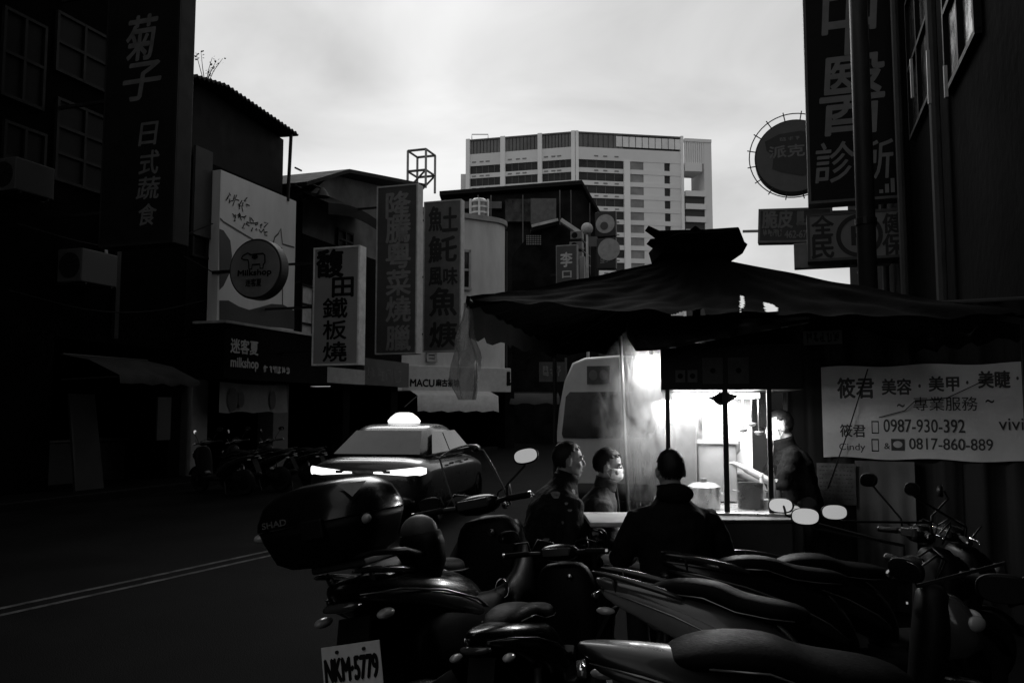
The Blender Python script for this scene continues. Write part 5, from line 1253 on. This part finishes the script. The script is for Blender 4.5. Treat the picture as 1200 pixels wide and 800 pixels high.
# hanging things and crockery in the case
def hang(name, label, cat, px, py, Y, parts):
    o = thing(name, label, cat, P(px, py, Y))
    for nm, b_, m_ in parts: b_.build(nm, m_, o, smooth=True)
random.seed(21); bag = MB(); ring_ = []
for k in range(9):
    z = -.005 - .075 * k / 8; r__ = (.03, .05, .075, .08, .07, .06, .045, .03, .012)[k]
    ring_.append([(r__ * math.cos(t_) * (1 + .3 * math.sin(4 * t_ + k)), .02 * math.sin(t_) * (1 + .2 * math.cos(3 * t_)), z + .008 * math.sin(3 * t_ + k)) for t_ in [2 * math.pi * j / 20 for j in range(20)]])
bag.loft(ring_)
hang('rag', 'black rag knotted round the top of the middle post', 'cloth', 847, 460, KY - .06, [('cloth', bag, PLASTIC)])
for i, (px, L_) in enumerate(((870, .24), (880, .20), (888, .26))):
    l_ = MB().tube([(0, 0, 0), (0, 0, -L_)], .004, n=6); c_ = MB().lathe([(.001, -L_ - .03), (.025, -L_ - .02), (.034, -L_), (.03, -L_), (.022, -L_ - .015), (.001, -L_ - .024)], n=16)
    hang('ladle', ('short', 'shorter', 'long')[i] + ' steel ladle hanging at the right side of the lit case, ' + ('leftmost', 'middle', 'rightmost') [i] + ' of three', 'ladle', px, 462, KY + .3, [('handle', l_, STEEL), ('bowl', c_, STEEL)])
for i, (dx, n_) in enumerate(((826, 3), (842, 5), (860, 4))):
    for q in range(n_):
        p_ = P(dx, 560, KY + .68); bo = thing('rice_bowl', 'rice bowl ' + ('at the bottom', 'second from the bottom', 'third from the bottom', 'fourth from the bottom', 'at the top')[q] + ' of the ' + ('left', 'middle', 'right')[i] + ' stack in the lit case', 'bowl', (p_.x, p_.y, zc + .212 + .12 + .02 * q), group='bowls stacked in the lit case')
        MB().lathe([(.022, 0), (.03, .004), (.05, .03), (.054, .045), (.050, .045), (.028, .012), (.001, .01)], n=22).build('bowl', mat('bowl_grey', .28, .35, var=.3), bo, smooth=True, angle=50)
bottle('clear sauce bottle behind the dark pot', 893, .2, mat('bottle_pale', .4, .15)); bottle('taller pale sauce bottle by the right post', 905, .24, mat('bottle_grey', .2, .15)); bottle('short dark sauce bottle by the right post', 911, .16, mat('bottle_dark', .05, .15))
gp_ = thing('crate_panel', 'dull grey storage box standing against the cart front', 'box', Vector((P(880, 640, 5.45).x, 5.45, .12)))
a, c = P(836, 612, 5.45), P(930, 640, 5.45)
MB().box(a.x - gp_.location.x, c.x - gp_.location.x, 0, .22, 0, a.z - .12).build('box', mat('box_grey', .055, .5, var=.3), gp_, bevel=.01)
MB().box(a.x - gp_.location.x - .01, c.x - gp_.location.x + .01, -.012, .235, a.z - .118, a.z - .10).build('lid', mat('box_lid', .07, .5), gp_, bevel=.004)
# eating table where the men sit
tz = P(715, 607, 5.35).z
tb_ = thing('eating_table', 'small pale topped table where the seated men rest their arms', 'table', Vector((P(738, 600, 5.4).x, 5.4, .12)))
MB().box(-.27, .30, -.24, .28, tz - .15, tz - .12).build('table_top', mat('table_top_white', .55, .35, var=.15, scale=8), tb_, bevel=.008)
for sx in (-.24, .27):
    for sy in (-.2, .24): MB().tube([(sx, sy, 0), (sx, sy, tz - .15)], .014).build('leg', DKSTEEL, tb_)

# ------------------------------------------------------------------ tarp wall with the beauty-parlour banner
wa, wb = P(938, 480, 7.0), P(1260, 480, 6.1)
wx = Vector((wb.x - wa.x, wb.y - wa.y, 0)); wl = wx.length; wx.normalize(); wang = math.atan2(wx.y, wx.x)
wn = Vector((-wx.y, wx.x, 0))
def on_w(px, py, off=0.0):
    h = hit(px, py, wa - wn * off, wn); return (h - wa).dot(wx), h.z - .12
TWL = thing('tarp_wall', 'dark hanging tarp wall behind the beauty parlour banner', 'tarp', Vector((wa.x, wa.y, .12)), wang)
rings = []
for k in range(61):
    x = -.1 + (wl + .2) * k / 60; rings.append([(x, .03 * math.sin(k * .9) + .015 * math.sin(k * 2.3) + .02 * math.sin(j * .7 + k * .2) + .03, 2.35 * j / 8) for j in range(9)])
MB().loft(rings, caps=False, closed=False).build('sheet', mat('dark_tarp_wall', 0.01, .7, var=.4, scale=2, spec=.2), TWL, smooth=True)
MB().tube([(-.1, .08, 2.36), (wl + .1, .08, 2.36)], .025).build('rail', DKSTEEL, TWL)
for x in (-.08, wl * .5, wl + .05): MB().tube([(x, .12, 0), (x, .12, 2.36)], .025).build('pole', DKSTEEL, TWL)
bnx0, bnz1 = on_w(963, 436); bnx1, _ = on_w(1196, 419); bnz0 = on_w(1080, 538)[1]; bnz1 = (on_w(963, 436)[1] + on_w(1196, 419)[1]) / 2
BN = thing('printed_banner', 'white beauty parlour banner with phone numbers on the dark tarp wall', 'banner', Vector((wa.x, wa.y, .12)), wang)
rings = []
for k in range(41):
    x = bnx0 + (bnx1 - bnx0) * k / 40
    rings.append([(x, -.035 - .0018 * math.sin(k * .6 + j * .4), bnz0 + (bnz1 - bnz0) * j / 8 + .008 * math.sin(k * .35) * (1 if j in (0, 8) else .5)) for j in range(9)])
MB().loft(rings, caps=False, closed=False).build('cloth', mat('banner_white', 0.38, .75, var=.10, scale=5, bump=.15), BN, smooth=True)
its = []
for s_, x0, y0, x1, y1, bd in (('筱君', 981, 443, 1024, 466, .03), ('美容', 1033, 444, 1068, 462, .03), ('·', 1076, 450, 1079, 454, .03), ('美甲', 1088, 441, 1124, 458, .03), ('·', 1132, 446, 1135, 450, .03), ('美睫', 1146, 435, 1184, 454, .03), ('·', 1191, 441, 1194, 445, .03),
        ('~', 1051, 473, 1060, 477, .02), ('專業服務', 1070, 465, 1146, 481, .005), ('~', 1155, 468, 1165, 472, .02),
        ('筱君', 984, 497, 1014, 512, .02), ('0987-930-392', 1035, 491, 1131, 507, .012), ('vivi', 1170, 490, 1200, 504, .005), ('Cindy', 983, 519, 1014, 530, .0), ('&', 1036, 519, 1043, 526, .02), ('0817-860-889', 1065, 513, 1164, 528, .012)):
    a0, z1 = on_w(x0, y0, .05); a1, z0 = on_w(x1, y1, .05); its.append((s_, a0, a1, z0, z1, bd))
its = [i for i in its if i[2] < bnx1 + .03]
lettering(its, -.0376, mat('banner_ink', .014, .7), BN)
b = MB()
def frame_px(x0, y0, x1, y1, t_=.006):
    a0, z1 = on_w(x0, y0, .05); a1, z0 = on_w(x1, y1, .05)
    b.box(a0, a1, -.0392, -.0374, z0, z0 + t_ * 1.6).box(a0, a1, -.0392, -.0374, z1 - t_ * 1.6, z1).box(a0, a0 + t_, -.0394, -.0372, z0, z1).box(a1 - t_, a1, -.0394, -.0372, z0, z1)
frame_px(1021, 493, 1030, 508); frame_px(1021, 514, 1030, 529)
a0, z1 = on_w(1044, 514, .05); a1, z0 = on_w(1060, 528, .05); b.box(a0, a1, -.0392, -.0374, z0, z1)
o = b.build('printed_icon', mat('banner_ink', .014), BN); o['kind'] = 'stuff'
MB().ell(((a0 + a1) / 2, -.0395, (z0 + z1) / 2 + .003), .033, .002, .026).build('printed_bubble', mat('bubble_pale', .3), BN)
# banner creases drawn as added thin cords
a_, z_ = on_w(1017, 432, .09); c_, y_ = on_w(970, 572, .09)
cd = thing('crease_cord', 'thin dark cord slanting across the left end of the banner', 'cord', Vector((wa.x, wa.y, .12)), wang)
MB().tube([(a_, -.09, z_), ((a_ + c_) / 2 + .01, -.09, (z_ + y_) / 2), (c_, -.09, y_)], .005, n=6).build('strand', PLASTIC, cd)
cd = thing('crease_cord', 'thin kinked cord added as a dark crease across the middle of the banner', 'cord', Vector((wa.x, wa.y, .12)), wang)
MB().tube([(on_w(x, y, .06)[0], -.06, on_w(x, y, .06)[1]) for x, y in ((1030, 489), (1060, 481), (1072, 470), (1110, 466), (1140, 452), (1165, 440))], .0035, n=6).build('strand', PLASTIC, cd)
# paler curtain and notice under the banner
rings = []; a0, a1 = on_w(1002, 560, .05)[0], on_w(1072, 560, .05)[0]; zt_ = on_w(1020, 540, .05)[1]
hc = thing('hanging_cloth', 'pale hanging cloth below the left half of the banner', 'cloth', Vector((wa.x, wa.y, .12)), wang)
for k in range(25): rings.append([(a0 + (a1 - a0) * k / 24, -.03 - .03 * math.sin(k * .8) * (j / 6), zt_ * (1 - j / 6) + .25 * j / 6) for j in range(7)])
MB().loft(rings, caps=False, closed=False).build('cloth', mat('cloth_mid', 0.07, .8, var=.3, scale=3), hc, smooth=True)
ntc = thing('paper_notice', 'grimy paper menu taped below the corner of the banner', 'notice', Vector((wa.x, wa.y, .12)), wang)
a0, z1 = on_w(957, 542, .08); a1, z0 = on_w(1004, 592, .08)
MB().box(a0, a1, -.085, -.08, z0, z1).build('paper', mat('notice_paper', .055, .8, var=.7, scale=10), ntc)
b = MB(); random.seed(8)
for r__ in range(9):
    x = a0 + .02
    while x < a1 - .03:
        l_ = random.uniform(.006, .022); zz = z1 - .025 - r__ * (z1 - z0 - .04) / 9; b.box(x, x + l_, -.0875, -.0855, zz - .004 + random.uniform(-.003, .003), zz + .003); x += l_ + random.uniform(.004, .02)
o = b.build('handwriting', mat('faded_ink', .02, .8), ntc); o['kind'] = 'stuff'
a0, z1 = on_w(945, 390, -.1); a1, z0 = on_w(990, 404, -.1)
sg = thing('shelf_sign', 'dim printed strip above the banner under the canopy edge', 'sign', Vector((wa.x, wa.y, .12)), wang)
MB().box(a0, a1, -.06, -.03, z0, z1).build('board', mat('shelf_sign_grey', .06), sg); lettering([('?5', a0 + .02, a1 - .02, z0 + .015, z1 - .015, .02)], -.062, INK, sg)

# ------------------------------------------------------------------ people
SKIN = mat('skin', .32, .5, var=.08, scale=6, spec=.35); HAIR = mat('black_hair', .008, .45, var=.3, scale=40, bump=.3, spec=.3)
MASKW = mat('mask_white', .8, .8, var=.04); EYEW = mat('eye_white', .6, .2); EYED = mat('eye_dark', .01, .2); LIPS = mat('lips', .16, .5)
def remesh(mb, voxel, name, m, parent, smooth_it=4, noise=0.0, nscale=.06):
    o = mb.build(name, m, None)
    r = o.modifiers.new('r', 'REMESH'); r.mode = 'VOXEL'; r.voxel_size = voxel; r.use_smooth_shade = True
    s_ = o.modifiers.new('s', 'SMOOTH'); s_.iterations = smooth_it; s_.factor = .5
    if noise:
        tx = bpy.data.textures.new('folds', 'CLOUDS'); tx.noise_scale = nscale; tx.noise_depth = 2
        d = o.modifiers.new('d', 'DISPLACE'); d.texture = tx; d.strength = noise; d.mid_level = .5
    dg = bpy.context.evaluated_depsgraph_get(); me = bpy.data.meshes.new_from_object(o.evaluated_get(dg))
    bpy.data.objects.remove(o); me.name = name
    me.polygons.foreach_set('use_smooth', [True] * len(me.polygons))
    return link(name, me, m, parent)
def hand(b, wrist, d, up, grip=.4, side=1):
    """palm and five bent fingers; d = pointing direction, up = back of the hand, side = +1 right hand"""
    d = d.normalized(); up = (up - d * up.dot(d)).normalized(); x = d.cross(up) * side
    for s_ in (-.028, -.009, .010, .028): b.tube([wrist + x * s_ * .6, wrist + d * .09 + x * s_], [.017, .0145], n=10, round_ends=True)
    for s_, L_ in ((-.030, .062), (-.010, .074), (.011, .078), (.031, .070)):
        p = wrist + d * .09 + x * s_; ang = 0; pts = [p]
        for seg, fr in enumerate((.45, .32, .23)):
            ang += grip * (.8 if seg == 0 else 1.0); p = p + (d * math.cos(ang) - up * math.sin(ang)) * L_ * fr; pts.append(p)
        b.tube(pts, [.0095, .009, .0082, .0072], n=10, round_ends=True)
    p = wrist + d * .025 + x * .032
    b.tube([p, p + (d * .7 + x * .7 - up * .2) * .035, p + (d * 1.0 + x * .45 - up * .35) * .065], [.013, .0105, .009], n=10, round_ends=True)

def person(label, loc, face, joints, jacket, trousers, head_yaw=0.0, head_pitch=0.0, mask=False, hair='short', hood=False, cap=False, grip=.5, sleeves='long', fold=.02, vest=None, jr=1.0, hands_dir=None):
    """face = direction the body looks (radians, rotation about z of +y). joints are local: hip, chest, neck, head, and l/r shoulder, elbow, wrist, hip, knee, ankle"""
    H = thing('person', label, 'person', loc, face); J = {k: Vector(v) for k, v in joints.items()}
    body = MB(); hc = J['head']; Rh = Euler((R(head_pitch), 0, R(head_yaw))).to_matrix()
    def hp(x, y, z): return hc + Rh @ Vector((x, y, z))
    # skull, jaw, neck and face
    body.ell(hp(0, -.012, .025), .075, .095, .095, rot=Rh); body.ell(hp(0, .015, -.035), .062, .075, .08, rot=Rh); body.ell(hp(0, .05, -.085), .036, .035, .032, rot=Rh)
    body.tube([J['neck'] - Vector((0, 0, .03)), hp(0, -.02, -.06)], [.062, .054], n=14)
    body.tube([hp(0, .083, .02), hp(0, .100, -.018), hp(0, .098, -.032)], [.008, .014, .012], n=10, round_ends=True)
    for sx in (-1, 1):
        body.ell(hp(sx * .077, -.01, -.008), .011, .02, .032, n=10, m=6, rot=Rh); body.ell(hp(sx * .03, .075, .03), .026, .012, .009, n=10, m=6, rot=Rh)
        body.ell(hp(sx * .04, .06, -.028), .024, .022, .022, n=10, m=6, rot=Rh)
        body.ell(hp(sx * .013, .088, -.034), .009, .01, .008, n=8, m=6, rot=Rh)
    body.ell(hp(0, .082, -.062), .024, .012, .008, n=12, m=6, rot=Rh); body.ell(hp(0, .080, -.072), .022, .012, .008, n=12, m=6, rot=Rh)
    # trunk core
    body.tube([J['hip'], J['hip'].lerp(J['chest'], .5), J['chest'], J['neck']], [.12, .115, .13, .06], n=16)
    for s_ in 'lr':
        sd = 1 if s_ == 'r' else -1
        body.tube([J[s_ + 'sh'], J[s_ + 'el'], J[s_ + 'wr']], [.05, .04, .027], n=12, round_ends=True); body.tube([J['chest'] + (J['neck'] - J['chest']) * .6, J[s_ + 'sh']], [.06, .05], n=12, round_ends=True)
        body.tube([J[s_ + 'hp'], J[s_ + 'kn'], J[s_ + 'an']], [.08, .055, .04], n=12, round_ends=True)
        d = (J[s_ + 'wr'] - J[s_ + 'el']); up = Vector((0, 0, 1)) if abs(d.normalized().z) < .8 else Vector((0, 1, 0))
        hand(body, J[s_ + 'wr'], d, up, grip, side=-sd)
    remesh(body, .0065, 'body', SKIN, H, 3)
    for sx in (-1, 1):
        e = MB().ell(hp(sx * .031, .077, .012), .013, .009, .0085, n=12, m=8, rot=Rh).build('eye', EYEW, H, smooth=True)
        MB().ell(hp(sx * .031, .0845, .012), .0055, .003, .0055, n=10, m=6, rot=Rh).build('pupil', EYED, e, smooth=True)
        MB().tube([hp(sx * .014, .089, .033), hp(sx * .032, .088, .038), hp(sx * .050, .074, .033)], [.004, .0045, .003], n=6).build('eyebrow', HAIR, H)
    MB().tube([hp(-.02, .0925, -.067), hp(0, .0955, -.066), hp(.02, .0925, -.067)], [.002, .0045, .002], n=6).build('lips', LIPS, H)
    # hair: a shell over the skull, open at the face and cropped round the ears
    hm = MB(); n_, m_ = 40, 26; vs = []; keep = []
    for k in range(m_ + 1):
        a = -math.pi / 2 + math.pi * k / m_
        for j in range(n_):
            q = 2 * math.pi * j / n_; u_ = Vector((math.cos(a) * math.cos(q), math.cos(a) * math.sin(q), math.sin(a)))
            jit = 1 + .018 * math.sin(j * 3.7 + k * 2.1) + .012 * math.sin(j * 7.1 - k * 1.3)
            vs.append(hp(u_.x * .0785 * jit, -.0135 + u_.y * .0995 * jit, .026 + u_.z * .0985 * jit)); keep.append((u_.y, u_.z, abs(u_.x)))
    fs = []
    for k in range(m_):
        for j in range(n_):
            y_, z_, x_ = keep[k * n_ + j]
            line = .52 if y_ > .5 else (.52 - (.5 - y_) * .85 if y_ > -.15 else -.75)
            if x_ > .75 and -.2 < y_ < .35: line = max(line, .05 if y_ > 0 else -.35)
            line += .07 * math.sin(j * 2.3) * (1 if y_ > 0 else .4)
            if z_ > line: fs.append((k * n_ + j, k * n_ + (j + 1) % n_, (k + 1) * n_ + (j + 1) % n_, (k + 1) * n_ + j))
    hm.add(vs, fs); ho = hm.build('cap' if cap else 'hair', mat('cap_cloth', .012, .8, scale=20) if cap else HAIR, H, smooth=True)
    sol = ho.modifiers.new('solid', 'SOLIDIFY'); sol.thickness = .004; sol.offset = -1
    if mask:
        mk = MB(); rings = []
        for k in range(9):
            z = -.002 - .098 * k / 8; ring = []
            for j in range(17):
                q = -1.25 + 2.5 * j / 16; ry = .092 + .016 * math.exp(-(q / .35) ** 2) * math.sin(math.pi * (k + 1) / 10) - .018 * max(k - 5, 0) / 3
                ring.append(hp(.074 * math.sin(q) * (1 - .12 * max(k - 5, 0) / 3), .008 + ry * math.cos(q) - .006, z + .012 * abs(math.sin(q)) * (1 if k > 4 else 0) + .002 * math.sin(k * 3.1)))
            rings.append(ring)
        mk.loft(rings, caps=False, closed=False); mo = mk.build('face_mask', MASKW, H, smooth=True)
        sol = mo.modifiers.new('solid', 'SOLIDIFY'); sol.thickness = .003
        for sx in (-1, 1):
            for z in (-.01, -.075): MB().tube([hp(sx * .07, .035, z), hp(sx * .082, .0, -.0 if z > -.04 else -.035)], .0015, n=5).build('ear_loop', MASKW, mo)
    # jacket
    jk = MB(); hip, ch, nk = J['hip'], J['chest'], J['neck']
    ax = (J['rsh'] - J['lsh']).normalized(); up = (nk - hip).normalized(); fw = up.cross(ax).normalized()
    rings = []
    for c, a_, d_ in ((hip - up * .10, .165, .135), (hip, .17, .14), (hip.lerp(ch, .5), .172, .135), (ch, .19, .14), (ch.lerp(nk, .45), .16, .12), (ch.lerp(nk, .75), .105, .09), (nk, .075, .07), (nk + up * .04, .07, .068)):
        rings.append(ring_sq(c, a_ * jr, d_ * jr, 2.3, 24, ax, fw))
    jk.loft(rings)
    for s_ in 'lr':
        sh, el, wr = J[s_ + 'sh'], J[s_ + 'el'], J[s_ + 'wr']; end = wr if sleeves == 'long' else el.lerp(wr, .15)
        pts = [ch.lerp(nk, .42), sh, sh.lerp(el, .5), el, el.lerp(end, .5), end]; rd = [.085, .068, .066, .060, .055, .046]
        jk.tube(pts, [r_ * jr for r_ in rd], n=16, round_ends=True)
    jo = remesh(jk, .011, 'jacket', jacket, H, 5, fold, .07)
    cl = MB(); cl.loft([ring_sq(nk + up * z + fw * .005, a_, d_, 2.2, 20, ax, fw) for z, a_, d_ in ((-.015, .085, .08), (.035, .078, .076), (.06, .08, .078), (.055, .07, .068), (.0, .068, .066))], caps=False).build('collar', jacket, jo, smooth=True)
    MB().tube([nk + up * .03 + fw * .078, ch.lerp(nk, .4) + fw * .135 * jr, ch + fw * .15 * jr, hip + fw * .15 * jr], .004, n=6).build('zip', STEEL, jo)
    if hood:
        MB().ell(nk + up * .005 - fw * .075, .105, .05, .06, rot=Matrix((ax, fw, up)).transposed()).build('hood', jacket, jo, smooth=True)
    tr = MB(); tr.ell(hip, .165, .15, .13)
    for s_ in 'lr': tr.tube([J[s_ + 'hp'], J[s_ + 'hp'].lerp(J[s_ + 'kn'], .5), J[s_ + 'kn'], J[s_ + 'an'] + Vector((0, 0, .03))], [.105, .095, .075, .062], n=14, round_ends=True)
    remesh(tr, .013, 'trousers', trousers, H, 4, .012, .09)
    for s_ in 'lr':
        a_ = J[s_ + 'an']; k_ = J[s_ + 'kn']; dr = Vector((0, 1, 0))
        MB().loft([ring_sq(a_ + Vector((0, y, z)), w_, h_, 2.4, 16) for y, z, w_, h_ in ((-.075, -.035, .028, .035), (-.05, -.03, .038, .05), (.02, -.032, .042, .045), (.10, -.045, .047, .032), (.16, -.052, .04, .022), (.185, -.055, .02, .014))]).build('shoe', PLASTIC, H, smooth=True)
    return H
DJ = mat('dark_jacket', 0.01, .7, var=.5, scale=9, bump=.3, spec=.12); GJ = mat('grey_jacket', 0.035, .75, var=.35, scale=9, bump=.25, spec=.25); BJ = mat('black_jacket', 0.004, .8, var=.4, scale=8, spec=.15); TR = mat('dark_trousers', 0.006, .85, var=.3, scale=10)

def seated(seat, lean=.10, elbows=None, wrists=None, sh=.185):
    h = seat + .09
    j = dict(hip=(0, 0, h), chest=(0, lean * .6, h + .34), neck=(0, lean, h + .53), head=(0, lean + .03, h + .665))
    for s_, sx in (('l', -1), ('r', 1)):
        j[s_ + 'sh'] = (sx * sh, lean * .9, h + .385); j[s_ + 'hp'] = (sx * .09, .03, h); j[s_ + 'kn'] = (sx * .14, .42, seat + .06); j[s_ + 'an'] = (sx * .13, .40, .085)
        j[s_ + 'el'] = (sx * .25, lean + .05, h + .18); j[s_ + 'wr'] = (sx * .16, lean + .28, h + .12)
    if elbows: j.update(elbows)
    return j
def stool(label, loc, h):
    s = thing('stool', label, 'stool', loc, group='stools at the food stall')
    MB().lathe([(.02, h - .03), (.15, h - .03), (.165, h - .015), (.16, h), (.02, h)], n=28).build('seat', mat('stool_plastic', .05, .5), s, smooth=True, angle=40)
    for a in (.785, 2.356, 3.927, 5.498): MB().tube([(.11 * math.cos(a), .11 * math.sin(a), h - .03), (.17 * math.cos(a), .17 * math.sin(a), 0)], [.018, .016]).build('leg', mat('stool_plastic', .05), s)
# man in the patched jacket, left
p = P(664, 540, 5.5); SE = .46
hz = SE + .09 + .665
m1 = Vector((p.x - .19, 5.5, p.z - hz))
g1_ = m1.z - .0
person('seated man in a dark patched jacket, leftmost at the stall, looking right', (m1.x, m1.y, .12), R(-72), {k: (v[0], v[1], v[2] + m1.z - .12) if not k.endswith('an') else v for k, v in seated(SE, .19, {'rel': (.25, .12, .70), 'rwr': (.14, .34, .58), 'lel': (-.24, .12, .73), 'lwr': (-.12, .33, .66)}).items()}, DJ, TR, head_yaw=-14, head_pitch=-4, jr=1.12)
stool('stool under the man in the patched jacket', (m1.x, m1.y, .12), SE + m1.z - .12 - .04)
p = P(708, 546, 5.95)
m2 = Vector((p.x - .13, 5.95, p.z - hz))
dz = m2.z - .12
person('seated man in a grey jacket and white face mask with one arm on the table', (m2.x, m2.y, .12), R(-90 - 4), {k: (v[0], v[1], v[2] + dz) if not k.endswith('an') else v for k, v in seated(SE, .13, {'rel': (.24, .16, .72), 'rwr': (.20, .42, .70), 'lel': (-.24, .18, .74), 'lwr': (-.10, .42, .74)}).items()}, GJ, TR, head_yaw=-6, head_pitch=-10, mask=True, sleeves='short')
stool('stool under the man in the grey jacket', (m2.x, m2.y, .12), SE + dz - .04)
p = P(790, 553, 4.75)
m3 = Vector((p.x, 4.70, p.z - hz)); dz = m3.z - .12
person('broad person in a black hooded jacket seen from behind at the stall', (m3.x, m3.y, .12), R(3), {k: (v[0], v[1], v[2] + dz) if not k.endswith('an') else v for k, v in seated(SE, .10, {'rel': (.30, .10, .74), 'rwr': (.20, .36, .74), 'lel': (-.29, .10, .74), 'lwr': (-.18, .36, .74)}, sh=.21).items()}, BJ, TR, hood=True, jr=1.12, head_pitch=-6)
stool('stool under the person in the black hooded jacket', (m3.x, m3.y, .12), SE + dz - .04)
# the cook
p = P(914, 500, 6.3)
vx_ = p.x; hz4 = p.z - .12
jj = dict(hip=(0, 0, .86), chest=(0, .06, 1.14), neck=(0, .11, hz4 - .135), head=(0, .15, hz4))
for s_, sx in (('l', -1), ('r', 1)):
    jj[s_ + 'sh'] = (sx * .17, .10, hz4 - .21); jj[s_ + 'hp'] = (sx * .09, 0, .86); jj[s_ + 'kn'] = (sx * .10, .03, .46); jj[s_ + 'an'] = (sx * .10, 0, .085)
jj['lel'] = (-.24, .20, hz4 - .42); jj['lwr'] = (-.16, .42, hz4 - .30); jj['rel'] = (.24, .20, hz4 - .44); jj['rwr'] = (.16, .42, hz4 - .36)
person('cook in a dark jacket and white face mask standing at the lit glass case', (vx_ + .15, 6.3, .12), R(90 - 6), jj, mat('cook_jacket', .006, .8, var=.5, scale=9, bump=.3, spec=.06), TR, mask=True, head_pitch=-14, sleeves='short', fold=.03)

# pale patches and prints on the left man's jacket, laid on its surface
bpy.context.view_layer.update()
def patch(px, py, w_, h_, name='jacket_patch'):
    dg = bpy.context.evaluated_depsgraph_get()
    ok, co, nr, _, ob, _ = sc.ray_cast(dg, CAM, ray(px, py).normalized())
    if not ok or ob is None or ob.name.split('.')[0] != 'jacket': return
    x = Vector((0, 0, 1)).cross(nr).normalized(); z = nr.cross(x)
    inv = ob.matrix_world.inverted(); c = co + nr * .004
    pts = [inv @ (c + x * w_ * math.cos(q) * (1 + .25 * math.sin(3 * q)) + z * h_ * math.sin(q) * (1 + .2 * math.cos(2 * q))) for q in [.5236 * k for k in range(12)]]
    MB().add(pts, [tuple(range(12))]).build(name, mat('patch_pale', .22, .7, var=.6, scale=40), ob)
for a in ((651, 580, .028, .032), (672, 576, .012, .02), (664, 590, .012, .01), (668, 598, .014, .01), (640, 632, .02, .012), (660, 612, .012, .012)): patch(*a)
